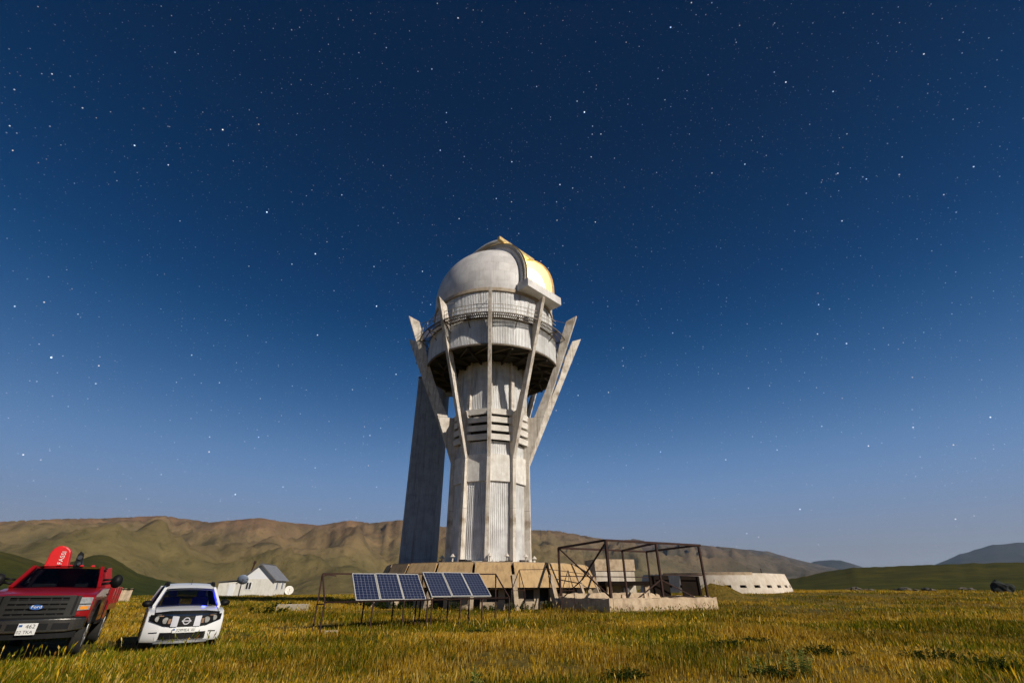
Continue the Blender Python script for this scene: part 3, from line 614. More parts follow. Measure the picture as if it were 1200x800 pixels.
t_ = obj('emblem_text', text_mesh('NISSAN', .034, M['ink'], .001, sx=1.25), bad, (0, F_(0,.8)-.0435, .785)); t_.rotation_euler = (math.pi/2, 0, 0)
part('bonnet_deflector', patch(lambda X, z: F_(X, .9)+.035, [(-.76,.985),(-.4,1.025),(.4,1.025),(.76,.985)], [(-.76,.935),(-.4,.945),(.4,.945),(.76,.935)], .07, .05), M['black'], suv)
part('lower_intake', patch(F_, [(-.40,.53),(.40,.53)], [(-.52,.375),(.52,.375)], .008, .05), M['black'], suv)
part('skid_plate', patch(F_, [(-.60,.345),(.60,.345)], [(-.52,.29),(.52,.29)], .02, .06), M['alloy'], suv)
plate_on(suv, 0, F_(0,.57)-.03, .575, .52, .112, (0,0,0), ((-.03,0,'329MEA',.088),(.205,.0,'02',.075)), (-.23,.02,.04,.04))
for x in (-.78, .78):
    for y in (-1.28, 1.36): wheel(suv, x, y, .345, .225, M['alloy'])

# --- red pickup with crane
TH = R_(33); tx, ty = -11.45, 12.55
trk = thing('pickup_truck', 'red pickup truck with grey grille and dull chrome bumper', 'truck', (tx, ty, GZ(tx, ty)+.19), TH)
def t_fy(X, z): return 0.0 + .16*(abs(X)/.98)**3 + .05*max(0, z-1.0)
def t_prof(X):
    u = abs(X)/1.0; dz = -.045*u**2; fy = t_fy(X, .9); arch = abs(X) > .6
    p = [(fy+.06,.62),(fy,.72),(fy,1.0),(fy+.03,1.14+dz),(fy+.14,1.205+dz),(.75,1.27+dz),(1.28,1.335+dz),(1.6,1.34+dz),(2.98,1.34+dz),(3.0,1.2),(3.0,.5)]
    ar = [(1.62,.48),(1.57,.66),(1.42,.90),(1.14,1.0),(.86,.90),(.71,.66),(.66,.52)]
    if not arch: ar = [(y,.5) for y, z in ar]
    return p+ar
car_body([-1.01,-.99,-.94,-.82,-.62,-.58,-.4,-.2,0,.2,.4,.58,.62,.82,.94,.99,1.01], t_prof, M['car_red'], 'body', trk)
cw, rw, rz_ = .88, .72, 1.84
for s in (-1, 1):
    mb = MB(); mb.beam((s*cw,1.25,1.30), (s*rw,1.92,rz_-.03), .08, .10); part('pillar', mb, M['car_red'], trk)
    mb = MB(); mb.beam((s*cw,2.92,1.3), (s*rw,2.86,rz_-.03), .10, .26); part('pillar', mb, M['car_red'], trk)
    part('side_window', glass_quad((s*rw*1.01,1.98,rz_-.06), (s*rw*1.01,2.75,rz_-.06), (s*cw,2.8,1.31), (s*cw,1.42,1.31)), M['glass'], trk)
    mb = MB(); n = 14
    mb.grid([[(s*(1.22+.13*math.cos(t)), 1.42+d, 1.47+.17*math.sin(t)) for t in np.linspace(0, 2*math.pi, n+1)[:-1]] for d in (-.09,-.06,.03,.05)], True); k = len(mb.v); mb.f += [tuple(range(n-1,-1,-1)), tuple(range(k-n, k))]
    mb.beam((s*.90,1.45,1.40), (s*1.12,1.43,1.44), .05, .06); mb.beam((s*.90,1.45,1.50), (s*1.12,1.43,1.52), .05, .05); part('door_mirror', mb, M['black'], trk, True)
    mb = MB(); mb.box(s*1.013-.004, s*1.013+.004, 1.68, 2.72, .62, .635); mb.box(s*1.013-.004, s*1.013+.004, 2.72, 2.735, .62, 1.3); part('door_seam', mb, M['black'], trk)
    mb = MB(); mb.box(s*1.02-.015, s*1.02+.015, 2.45, 2.66, 1.12, 1.16); part('door_handle', mb, M['black'], trk)
    mb = MB(); arc = [(1.14+.50*math.cos(t), .42+.58*math.sin(t)) for t in np.linspace(0.15, math.pi-.15, 13)]
    for (a0, b0), (a1, b1) in zip(arc, arc[1:]): mb.beam((s*1.005,a0,b0), (s*1.005,a1,b1), .07, .09, (1,0,0))
    part('fender_flare', mb, M['black'], trk)
    mb = MB(); mb.box(s*.98-.09, s*.98+.09, 1.75, 2.95, .44, .49); part('running_board', mb, M['black'], trk)
rows = []
for i in range(8):
    f = i/7; y = 1.86+1.1*f; rows.append([(x, y-(.06*(1-(x/rw)**2) if i == 0 else 0), rz_-.03+.05*math.sin(math.pi*min(1,.3+f*.6))*(1-.6*(x/rw)**2)) for x in np.linspace(-rw-.05, rw+.05, 13)])
mb = MB(); mb.grid(rows); mb.grid([[(x,y,z-.06) for x,y,z in r] for r in rows]); troof = part('roof', mb, M['car_red'], trk, True)
for x in (-.5,-.25,0,.25,.5):
    mb = MB(); mb.hexa([(x-.05,1.87,1.825),(x+.05,1.87,1.825),(x+.05,1.98,1.845),(x-.05,1.98,1.845),(x-.03,1.90,1.87),(x+.03,1.90,1.87),(x+.03,1.97,1.885),(x-.03,1.97,1.885)]); part('marker_lamp', mb, M['crane_red'], troof)
mb = MB(); mb.box(-.86,.86,2.90,2.97,1.3,rz_-.04); part('cab_back', mb, M['car_red'], trk)
part('windscreen', glass_quad((-rw,1.88,rz_-.05), (rw,1.88,rz_-.05), (cw-.03,1.24,1.31), (-cw+.03,1.24,1.31), Vector((0,-.10,0))), M['glass'], trk, True)
for x in (-.45, .45):
    mb = MB(); mb.hexa([(x-.27,2.3,1.0),(x+.27,2.3,1.0),(x+.27,2.5,1.0),(x-.27,2.5,1.0),(x-.23,2.45,1.62),(x+.23,2.45,1.62),(x+.23,2.6,1.62),(x-.23,2.6,1.62)]); mb.box(x-.13,x+.13,2.5,2.6,1.63,1.80); part('seat', mb, M['seat'], trk)
rows = [[(-.45+.19*math.cos(a)+0, 1.72+.05*math.sin(a)+dd, 1.36+.19*math.sin(a)) for dd in (0,.02)] for a in np.linspace(0, 2*math.pi, 20)]
mb = MB(); mb.grid(rows); part('steering_wheel', mb, M['black'], trk)
T_ = t_fy
gr = part('grille', patch(T_, [(-.66,1.135),(.66,1.135)], [(-.70,.70),(.70,.70)], .02, .08), M['black'], trk)
part('grille_frame', patch(T_, [(-.66,1.15),(.66,1.15)], [(-.66,1.105),(.66,1.105)], .06, .06), M['grille_grey'], gr)
for z in (1.005,.905,.80): part('grille_bar', patch(T_, [(-.64,z+.03),(.64,z+.03)], [(-.64,z-.03),(.64,z-.03)], .055, .05), M['grille_grey'], gr)
part('grille_frame', patch(T_, [(-.70,.73),(.70,.73)], [(-.70,.68),(.70,.68)], .06, .06), M['grille_grey'], gr)
for s in (-1, 1):
    P = (lambda q: q) if s == 1 else mirror_poly
    part('grille_frame', patch(T_, P([(.58,1.14),(.66,1.14)]), P([(.54,.70),(.60,.70)]), .062, .06, 3), M['grille_grey'], gr)
    part('grille_frame', patch(T_, P([(.70,1.14),(.74,1.14)]), P([(.72,.70),(.76,.70)]), .045, .06, 3), M['grille_grey'], gr)
    for x in (.2,.4): part('grille_post', patch(T_, P([(x-.012,1.13),(x+.012,1.13)]), P([(x-.012,.71),(x+.012,.71)]), .04, .03, 2), M['grille_grey'], gr)
    hl = part('headlight', patch(T_, P([(.76,1.10),(.98,1.10)]), P([(.77,.82),(.98,.83)]), .03, .08, 6), M['lamp'], trk)
    part('lens_divider', patch(T_, P([(.76,.965),(.98,.965)]), P([(.76,.945),(.98,.945)]), .036, .03, 5), M['black'], hl)
    part('indicator', patch(T_, P([(.80,.91),(.95,.91)]), P([(.80,.84),(.95,.84)]), .038, .03, 5), M['amber'], hl)
mb = MB(); rows = [[(.13*math.cos(2*math.pi*i/24)*k, T_(0,.9)-y, .905+.055*math.sin(2*math.pi*i/24)*k) for k, y in ((1,.05),(1,.075),(.02,.075))] for i in range(25)]
mb.grid(rows); em = part('emblem', mb, M['blue_ink'], gr)
rows = [[(.135*math.cos(2*math.pi*i/24)*k, T_(0,.9)-y, .905+.06*math.sin(2*math.pi*i/24)*k) for k, y in ((1,.06),(1,.082),(.9,.082),(.9,.06))] for i in range(25)]
mb = MB(); mb.grid(rows, True); part('emblem_ring', mb, M['chrome'], em)
t_ = obj('emblem_text', text_mesh('Ford', .085, M['white'], .001, sx=1.2), em, (0, T_(0,.9)-.077, .908)); t_.rotation_euler = (math.pi/2, 0, 0)
def b_fy(X, z): return -.20 + .20*(abs(X)/1.0)**3
bm_ = part('bumper', patch(b_fy, [(-1.01,.66),(1.01,.66)], [(-1.01,.42),(-.7,.38),(.7,.38),(1.01,.42)], 0, .10, 22), M['chrome'], trk); bevel(bm_, .02, 2)
part('bumper_intake', patch(b_fy, [(-.36,.57),(.36,.57)], [(-.36,.44),(.36,.44)], .006, .03), M['black'], bm_)
for s in (-1, 1):
    P = (lambda q: q) if s == 1 else mirror_poly
    part('bumper_intake', patch(b_fy, P([(.44,.57),(.74,.57)]), P([(.44,.44),(.70,.44)]), .006, .03, 6), M['black'], bm_)
part('bumper_pad', patch(b_fy, [(-.98,.69),(.98,.69)], [(-.98,.655),(.98,.655)], -.005, .14, 20), M['black'], bm_)
part('valance', patch(b_fy, [(-.9,.40),(.9,.40)], [(-.8,.26),(.8,.26)], -.05, .06), M['black'], bm_)
plate_on(trk, .02, -.225, .465, .34, .235, (.10,0,0), ((.05,.052,'462',.115),(-.02,-.06,'02 TKA',.088)), (-.125,.07,.06,.045))
for x in (-.86, .86):
    for y in (1.14, 4.62): wheel(trk, x, y, .43, .26, M['alloy'], -.19)
# flat bed
bed = MB(); bed.box(-1.02,1.02,3.35,5.75,.86,.95); part('bed_floor', bed, M['rust_dark'], trk)
for s in (-1, 1):
    mb = MB(); mb.box(s*1.03-.03, s*1.03+.03, 3.35, 5.75, .72, 1.34); sb = part('bed_side', mb, M['car_red'], trk)
    mb = MB()
    for y in (3.45,4.15,4.9,5.65): mb.box(s*1.07-.015, s*1.07+.015, y-.04, y+.04, .88, 1.33)
    part('side_stake', mb, M['car_red'], sb)
    mb = MB(); mb.box(s*.9-.12, s*.9+.12, 3.35, 4.0, .50, .84); part('tool_box', mb, M['car_red'], trk)
    mb = MB(); mb.box(s*.99-.02, s*.99+.02, 3.3, 3.38, .45, .9); mb.box(s*.8-.2, s*.8+.2, 5.15, 5.18, .35, .9); part('mud_flap', mb, M['black'], trk)
mb = MB(); mb.box(-1.0,1.0,5.7,5.76,.90,1.32); part('tail_board', mb, M['car_red'], trk)
mb = MB()
for x in (-.4,.4): mb.box(x-.05,x+.05,2.9,5.7,.62,.86)
part('chassis_rail', mb, M['black'], trk)
# crane
cr = MB(); cr.box(-.7,-.1,3.10,3.55,.86,1.30); part('crane_base', cr, M['crane_red'], trk)
mb = MB(); mb.tube((-.4,3.32,1.2), (-.4,3.32,1.8), .17, 16, .15); part('crane_column', mb, M['crane_red'], trk)
prof = [(-.34,1.62),(-.28,1.55),(.22,1.55),(.24,1.75),(.12,2.46),(.07,2.53),(-.02,2.59),(-.12,2.62),(-.22,2.60),(-.30,2.53),(-.34,2.40),(-.36,1.85)]
mb = MB(); prof = [(u, v-.19) for u, v in prof]; mb.prism(prof, lambda u,v,t: (u-.42,t,v), 3.14, 3.40); boom = part('crane_boom', mb, M['crane_red'], trk); bevel(boom, .03, 2)
t_ = obj('crane_text', text_mesh('FASSI', .15, M['plate'], .001, sx=1.05), boom, (-.44, 3.125, 2.10)); t_.rotation_euler = (math.pi/2, -math.pi/2, 0)
mb = MB(); mb.prism([(u-.40, v-.19) for u, v in [(.28,1.6),(.36,1.55),(.46,1.6),(.50,1.9),(.44,2.2),(.40,2.42),(.32,2.48),(.28,2.4)]], lambda u,v,t: (u,t,v), 3.18, 3.36); part('crane_joint', mb, M['black'], boom)
mb = MB(); mb.tube((-.04,3.14,2.12), (-.04,3.40,2.12), .06, 12); mb.tube((.07,3.2,1.7), (.07,3.2,2.0), .03, 8); mb.tube((0,3.12,1.95), (0,3.42,1.95), .045, 10); part('hydraulic_fitting', mb, M['chrome'], boom)

# ------------------------------------------------------------------ solar racks
def solar_unit(x, y, d, zb, tilt, name_label):
    u = thing('solar_panel_array', name_label, 'solar panel', (x, y, 0), d)
    # local: X along the row, panel plane rises towards +Y
    Mx = Matrix.Translation((0,0,zb)) @ Matrix.Rotation(tilt, 4, 'X')
    fr = MB(); W, L_ = .985, 1.60
    fr.box(0,W,0,L_,-.03,-.026)
    for a in ((0,W,0,.035),(0,W,L_-.035,L_),(0,.035,.035,L_-.035),(W-.035,W,.035,L_-.035)): fr.box(a[0],a[1],a[2],a[3],-.04,.012)
    me_fr = fr.mesh('module_frame', M['silver']); bs = MB(); bs.box(.035,W-.035,.035,L_-.035,-.012,-.004); me_bs = bs.mesh('backsheet', M['backsheet'])
    ce = MB(); cx, cy = (W-.07)/6, (L_-.07)/10; q = .009
    for i in range(6):
        for j in range(10):
            x0, y0 = .035+i*cx+q, .035+j*cy+q; ce.add([(x0,y0,0),(x0+cx-2*q,y0,0),(x0+cx-2*q,y0+cy-2*q,0),(x0,y0+cy-2*q,0)], [(0,1,2,3)])
    me_ce = ce.mesh('cell_grid', M['cell'], fix=False)
    for k in range(3):
        m = obj('solar_module', me_fr, u); m.matrix_local = Mx @ Matrix.Translation((k*1.0,0,.012*(k==1)))
        obj('backsheet', me_bs, m); obj('cell_grid', me_ce, m, kind='stuff')
    return u
solar_unit(-6.21, 20.56, .55, 1.05, R_(38), 'three blue solar modules on the rack beside the tall bare rack end')
solar_unit(-3.47, 22.27, .57, 1.15, R_(37.5), 'three blue solar modules on the rack end facing the empty rusty rack')
rk = thing('solar_rack', 'rusty angle-iron stand carrying six blue solar modules', 'rack', (-6.21, 20.56, 0), .557)
def rack_piece(name, p, q, w=.05): mb = MB(); mb.beam(p, q, w); return part(name, mb, M['rust'], rk)
T38 = R_(38); dy, dzz = 1.62*math.cos(T38), 1.62*math.sin(T38)
X0, X1 = -1.18, 7.15
for (a, bq) in (((X0,-.02,1.0),(X1,-.02,1.08)), ((X0,dy,2.0),(X1,dy,2.09)), ((X0,-.02,1.0),(X1,-.02,1.08))): rack_piece('rail', a, bq, .06)
for x in (X0, X1):
    dz = .08*(x > 0)
    rack_piece('leg', (x,-.02,-.1), (x,-.02,1.0+dz)); rack_piece('leg', (x,dy,-.1), (x,dy,2.0+dz)); rack_piece('slope_bar', (x,-.02,1.0+dz), (x,dy,2.0+dz)); rack_piece('end_brace', (x,-.02,.95+dz), (x,dy*.98,.9+dz), .04)
rack_piece('end_brace', (X0,dy,2.0), (X0+.55,dy,1.93), .04); rack_piece('end_brace', (X0,dy*.97,1.9), (X0+.25,dy,2.0), .04)
for x in (.7, 2.0, 3.05, 3.25, 4.6, 5.7):
    rack_piece('leg', (x,-.03,-.1), (x,-.03,1.02)); rack_piece('leg', (x,dy,-.1), (x,dy,2.0)); rack_piece('slope_bar', (x,-.02,.98), (x,dy,1.96), .04)
er = thing('empty_rack', 'thin rusty empty rack frame in front of the tan podium', 'rack', (.55, 34.0, 0), .30)
def erp(name, p, q, w=.04): mb = MB(); mb.beam(p, q, w); return part(name, mb, M['rust'], er)
for x in (0, 3.6):
    erp('leg', (x-.62,0,-.1), (x-.62,0,1.35)); erp('leg', (x+.45,.4,-.1), (x+.45,.4,1.35)); erp('slope_bar', (x-.62,0,1.3), (x,.2,2.55)); erp('slope_bar', (x,.2,2.55), (x+.45,.4,1.3)); erp('post', (x+.02,.2,1.3), (x+.02,.2,2.55), .03); erp('cross_bar', (x-.62,0,1.32), (x+.45,.4,1.32))
erp('rail', (0,.2,2.56), (2.1,.2,2.62), .035); erp('rail', (2.1,.2,2.62), (5.2,.2,2.3), .035)

# ------------------------------------------------------------------ steel frame over a concrete pit
C0 = Vector((6.72, 35.0, 0)); ea = Vector((10.6, 5.6, 0)).normalized(); eb = Vector((-ea.y, ea.x, 0)); LA, LB = 9.7, 6.2
fa = math.atan2(ea.y, ea.x)
sf = thing('steel_frame', 'rusty red steel frame skeleton over a low concrete pit', 'frame', C0, fa)
def sfp(name, p, q, w=.13, mat='rust'): mb = MB(); mb.beam(p, q, w); return part(name, mb, M[mat], sf)
HT = 4.35
for (x, y, w) in ((0,0,.17),(0,LB,.14),(4.75,0,.14),(LA-.4,0,.14),(.4,LB+.1,.12),(LA-3.0,LB,.14),(LA-.2,LB,.12)):
    if (x, y) == (.4, LB+.1): continue
    sfp('post', (x,y,-.1), (x,y,HT+(.1 if y == 0 else 0)), w)
for a, bq in (((0,0),(LA-.2,0)), ((0,LB),(LA-.2,LB)), ((0,0),(0,LB)), ((LA-.4,0),(LA-.2,LB)), ((4.75,0),(LA-3.0,LB))): sfp('top_rail', (a[0],a[1],HT+(.12 if a[1]==0 else 0)), (bq[0],bq[1],HT+(.12 if bq[1]==0 else 0)), .14)
sfp('brace', (0,0,HT), (0,LB*.52,2.0), .09); sfp('brace', (0,LB,HT), (0,0,.9), .08); sfp('brace', (0,LB*.52,2.0), (0,LB*.95,.8), .06)
sfp('brace', (4.75,0,2.0), (2.4,0,.85), .07); sfp('brace', (4.75,0,2.0), (7.8,0,.9), .07)
sfp('mid_rail', (0,LB,2.3), (LA,LB,2.3), .07); sfp('mid_rail', (5.0,0,2.32), (LA-.4,0,2.32), .06)
for x0, x1 in ((4.15,6.1),(7.35,9.35)):
    mb = MB(); mb.box(x0,x1,.55,.60,.95,2.28); part('sheet_panel', mb, M['rust_dark'], sf)
pit = thing('concrete_pit_wall', 'low crumbling tan concrete wall around the steel frame', 'wall', C0, fa)
def rough_wall(name, x0, x1, y0, y1, h, mat, n=14, seed=0):
    r = random.Random(seed); mb = MB(); along_x = (x1-x0) > (y1-y0); rows = []
    for i in range(n+1):
        f = i/n; hh = h + r.uniform(-.06,.05)
        if along_x: x = x0+(x1-x0)*f; j = r.uniform(-.03,.03); rows.append([(x,y0+j,-.2),(x,y0+j,hh),(x,y1+j,hh+r.uniform(-.03,.03)),(x,y1+j,-.2)])
        else: y = y0+(y1-y0)*f; j = r.uniform(-.03,.03); rows.append([(x0+j,y,-.2),(x0+j,y,hh),(x1+j,y,hh+r.uniform(-.03,.03)),(x1+j,y,-.2)])
    mb.grid(rows, True); k = len(mb.v); mb.f += [(0,1,2,3),(k-1,k-2,k-3,k-4)]; o = part(name, mb, mat, pit); return o
rough_wall('front_wall', -.1, LA-.1, -.35, .12, .86, M['stone'], 24, 1)
rough_wall('side_wall', -.45, -.1, -.30, LB+.3, .84, M['stone'], 14, 2)
rough_wall('back_wall', -.1, LA-.1, LB, LB+.35, 1.1, M['stone'], 24, 3)
rough_wall('end_wall', LA-.1, LA+.2, -.3, LB+.3, .9, M['stone'], 14, 4)
r5 = random.Random(5)
for i in range(6):
    x = r5.uniform(.8,4.2); mb = MB(); s = r5.uniform(.25,.5); mb.hexa([(x,-.1,.84),(x+s,-.1,.84),(x+s,.1,.84),(x,.1,.84),(x+.04,-.05,.84+s*.7),(x+s*.8,-.06,.84+s*.5),(x+s*.8,.08,.84+s*.5),(x+.05,.05,.84+s*.65)]); part('loose_block', mb, M['stone'], pit)

# ------------------------------------------------------------------ small annex behind the podium
an = thing('annex_building', 'small tan and white block building behind the round podium', 'building', (12.4, 60.5, GZ(12.4,60.5)), R_(8))
mb = MB(); mb.box(-2.4,2.4,0,4,-.3,3.1); part('wall', mb, M['whitewash'], an)
mb = MB(); mb.box(-2.5,2.5,-.1,4.1,3.1,4.35); part('parapet', mb, M['stone'], an)
mb = MB(); mb.box(-2.9,2.2,-4.6,-.06,1.55,1.95); part('porch_roof', mb, M['rust_dark'], an)
for x in (-2.6, 1.7): mb = MB(); mb.box(x,x+.5,-4.4,-3.9,-.5,1.55); part('porch_column', mb, M['stone'], an)
mb = MB(); mb.tube((-.4,-3.9,-.4), (-.4,-3.9,1.5), .45, 16); part('barrel', mb, M['roof_trim'], an)
mb = MB(); mb.box(-1.9,-.9,-.05,-.003,.4,1.5); part('window', mb, M['dark'], an)
mb = MB(); mb.box(-7.5,-3.2,1.5,1.7,2.9,3.3); part('side_parapet', mb, M['stone'], an)
b_ = MB(); b_.box(-7.4,-3.3,1.6,4,-.3,3.0); part('side_wall', b_, M['stone'], an)

# ------------------------------------------------------------------ long white wall with slots
bx_, by_ = 31.6, 80.5
lw = thing('ruined_block', 'low round whitewashed ruin with a row of small slots', 'building', (bx_, by_, .75))
NS = 34; da = 2*math.pi/NS; r6 = random.Random(6)
def cone_seg(a0, a1, z0, z1, rb=11.15, rt=10.45, H_=2.5, th=.3):
    rr = lambda z: rb+(rt-rb)*z/H_; m = MB()
    m.hexa([pol(rr(z0),a0,z0),pol(rr(z0),a1,z0),pol(rr(z0)-th,a1,z0),pol(rr(z0)-th,a0,z0),pol(rr(z1),a0,z1),pol(rr(z1),a1,z1),pol(rr(z1)-th,a1,z1),pol(rr(z1)-th,a0,z1)]); return m
for k in range(NS):
    a = k*da + R_(2); hh = 2.5+r6.uniform(-.03,.02)
    part('wall_panel', cone_seg(a, a+da*.56, -.6, hh), M['whitewash'], lw)
    m = cone_seg(a+da*.56, a+da, -.6, .72); m2 = cone_seg(a+da*.56, a+da, 1.04, hh); m.add(m2.v, m2.f); part('slot_panel', m, M['whitewash'], lw)
mb = MB(); mb.revolve([(0,2.2),(9.9,2.2),(9.9,-.5)], 34, closed=False); part('core', mb, M['dark'], lw)
mb = MB(); mb.revolve([(9.6,2.2),(10.5,2.2),(10.55,2.62),(9.6,2.66)], 34, R_(-60), R_(10)); part('coping', mb, M['stone'], lw)
mb = MB(); mb.tube((3.5,-9.6,2.3), (3.5,-9.6,3.1), .06, 6); part('pipe', mb, M['rust'], lw)

# ------------------------------------------------------------------ farmhouse with shed, dishes, chimney pipe
hx, hy = -49.6, 106.0; HA = R_(7)
ho = thing('farmhouse', 'small cream gabled house with grey sheet roof', 'house', (hx, hy, GZ(hx,hy)), HA); ho.scale = (1.23, 1.23, 1.23)
W, Ld, wh, rh = 5.2, 6.4, 2.45, 2.15
mb = MB(); mb.box(-W,0,0,Ld,-.3,wh); part('wall', mb, M['white_wall'], ho)
mb = MB(); mb.prism([(-W,wh),(0,wh),(-W/2,wh+rh)], lambda u,v,t: (u,t,v), 0.02, Ld); part('gable', mb, M['white'], ho)
for s, (e0, e1) in ((1,((.35,wh-.28),(-W/2,wh+rh+.08))), (-1,((-W-.35,wh-.28),(-W/2,wh+rh+.08)))):
    mb = MB(); mb.prism([e0, e1, (e1[0],e1[1]+.10), (e0[0],e0[1]+.10)], lambda u,v,t: (u,t,v), -.35, Ld+.3); rf = part('roof', mb, M['roof_grey'], ho)
    mb = MB(); mb.prism([(e0[0],e0[1]-.12), (e1[0],e1[1]-.12), (e1[0],e1[1]+.13), (e0[0],e0[1]+.13)], lambda u,v,t: (u,t,v), -.42, -.352); part('verge_board', mb, M['roof_trim'], rf)
mb = MB(); mb.box(-W/2-.12,-W/2+.12,-.4,Ld+.35,wh+rh+.12,wh+rh+.24); part('ridge_cap', mb, M['roof_trim'], ho)
def window(px, pz, w, h, face):
    if face == 'f':
        mb = MB(); mb.box(px-w/2,px+w/2,-.06,-.01,pz-h/2,pz+h/2); wdw = part('window', mb, M['white'], ho)
        for k in (-1,1): mb = MB(); mb.box(px+k*w*.23-w*.17,px+k*w*.23+w*.17,-.075,-.055,pz-h*.42,pz+h*.42); part('pane', mb, M['dark'], wdw)
    else:
        mb = MB(); mb.box(.01,.06,px-w/2,px+w/2,pz-h/2,pz+h/2); wdw = part('window', mb, M['white'], ho)
        for k in (-1,1): mb = MB(); mb.box(.055,.075,px+k*w*.23-w*.17,px+k*w*.23+w*.17,pz-h*.42,pz+h*.42); part('pane', mb, M['backsheet'], wdw)
window(-W*.76, 1.45, .95, 1.15, 'f'); window(1.6, 1.45, .9, 1.3, 's'); window(4.4, 1.5, 1.1, 1.2, 's')
mb = MB(); mb.box(-W-3.6,-W-.01,.15,4.5,-.3,2.0); part('shed_wall', mb, M['white_wall'], ho)
mb = MB(); mb.hexa([(-W-3.9,-.1,1.95),(-W-.02,-.1,2.3),(-W-.02,4.7,2.3),(-W-3.9,4.7,1.95),(-W-3.9,-.1,2.05),(-W-.02,-.1,2.4),(-W-.02,4.7,2.4),(-W-3.9,4.7,2.05)]); part('shed_roof', mb, M['roof_trim'], ho)
mb = MB(); mb.box(-W-1.9,-W-1.0,.10,.16,-.2,1.7); part('shed_door', mb, M['white'], ho)
mb = MB(); mb.tube((-W+.3,1.6,2.3), (-W+.75,1.6,4.9), .13, 8); mb.tube((-W+.75,1.6,4.8), (-W+.78,1.6,5.25), .26, 8, .2); part('stove_pipe', mb, M['rust'], ho)
def dish(name, label, loc, rad, aim, mat, pole):
    d = thing(name, label, 'satellite dish', loc); aim = Vector(aim).normalized(); a = aim.cross(Vector((0,0,1))).normalized(); bb = a.cross(aim); c = Vector((0,0,pole))
    rows = [[c + (a*math.cos(t)+bb*math.sin(t))*rad*k + aim*(rad*.28*k*k) for k in (0.02,.3,.55,.8,1.0)] for t in np.linspace(0, 2*math.pi, 25)]
    mb = MB(); mb.grid(rows); o = part('reflector', mb, mat, d, True)
    sm = o.modifiers.new('thick','SOLIDIFY'); sm.thickness = .05
    mb = MB(); mb.tube((0,0,-.2), c - aim*.1, .06, 8); mb.beam((0,0,-.1), c*.6+a*.0, .04); part('mast', mb, M['rust'], d)
    mb = MB(); mb.tube(c - bb*rad*.9 + aim*.2, c + aim*rad*.95, .025, 6); mb.tube(c + aim*rad*.9, c + aim*rad*1.1, .07, 8); part('feed_arm', mb, M['steel'], d); return d
M['dish_blue'] = material('slate_blue_dish_paint', (.20,.24,.32), (.15,.18,.25), 3, .5)
dish('satellite_dish', 'slate blue satellite dish on a thin mast in front of the house shed', (-51.5, 97.0, GZ(-51.5,97)), .95, (-.25,.80,.55), M['dish_blue'], 2.75)
dish('satellite_dish', 'cream satellite dish standing low beside the house side wall', (-47.4, 108.8, GZ(-47.4,108.8)), .9, (.5,-.8,.35), M['white_wall'], .9)
pw = thing('plank_privy', 'leaning tan plank privy in the grass beside the parked vehicles', 'outhouse', (-45.3, 60.0, .25), R_(35))
for i in range(4):
    mb = MB(); x = -.55+i*.3; lean = .12; mb.hexa([(x,0,-.3),(x+.26,0,-.3),(x+.26,.05,-.3),(x,.05,-.3),(x+lean,0,1.15-.1*(i%2)),(x+.26+lean,0,1.15-.1*(i%2)),(x+.26+lean,.05,1.15),(x+lean,.05,1.15)]); 
    if i in (0,1,3): part('plank', mb, M['stone'], pw)
mb = MB(); mb.box(-.5,.7,.06,.9,-.3,.95); part('back_wall', mb, M['tan_strut'], pw); mb = MB(); mb.box(-.5,.85,-.1,1.0,1.05,1.12); part('roof', mb, M['rust_dark'], pw)

# ------------------------------------------------------------------ stones, slabs, weeds
import bmesh
M['rock'] = material('lichen_rock', (.16,.135,.10), (.09,.075,.055), 1.5, .95, bump=.8, bump_scale=6)
M['dark_rock'] = material('dark_mossy_rock', (.028,.032,.024), (.018,.020,.016), 1.2, .95, bump=.8, bump_scale=5)
M['slab'] = material('pale_concrete_slab', (.46,.40,.31), (.34,.29,.21), 2.0, .95, bump=.6, bump_scale=8)
def rock(name, label, cat, x, y, r, sq, seed, mat, group=None, up_=0.0):
    bm = bmesh.new(); bmesh.ops.create_icosphere(bm, subdivisions=3, radius=1)
    for v in bm.verts:
        k = 1+.55*noise.fractal(v.co*1.1+Vector((seed*3.7,seed,0)), 1, 2, 4); v.co = Vector((v.co.x*r*sq[0]*k, v.co.y*r*sq[1]*k, v.co.z*r*sq[2]*k))
    me = bpy.data.meshes.new(name); bm.to_mesh(me); bm.free(); me.materials.append(mat)
    o = obj(name, me, None, (x, y, GZ(x,y)+up_), seed*1.3, label=label, category=cat)
    if group: o['group'] = group
    return o
rock('boulder', 'large dark mossy boulder standing alone at the edge of the meadow', 'boulder', 68.5, 71.5, 1.15, (1,.9,.95), 4.3, M['dark_rock'], None, .3)
r8 = random.Random(8)
for i in range(14):
    px = 985+r8.uniform(0,150); Y = r8.uniform(80,100); X = (px-600)/525*(Y*.877)
    lb = 'grey brown rubble stone lying low in the far meadow before the green hill' if i % 3 else 'dark mossy rubble stone lying low in the far meadow before the green hill'
    rock('rubble_stone', lb, 'stone', X, Y, r8.uniform(.35,.8), (1.3,1,.6), i*1.7, M['rock'] if i % 3 else M['dark_rock'], 'brown rubble stones in the far meadow' if i % 3 else 'dark rubble stones in the far meadow', .12)
def slab(name, label, x, y, w, d, h, rz):
    mb = MB(); mb.box(-w/2,w/2,-d/2,d/2,-.1,h); o = obj(name, mb.mesh(name, M['slab']), None, (x,y,GZ(x,y)), rz, label=label, category='slab'); bevel(o, .03, 1)
slab('concrete_slab', 'broken pale concrete slab at the foot of the solar rack end', -6.9, 20.2, .55, .4, .12, .6)
slab('concrete_slab', 'flat pale concrete slab beside the last solar rack leg', .1, 25.3, 1.1, .45, .10, .2)
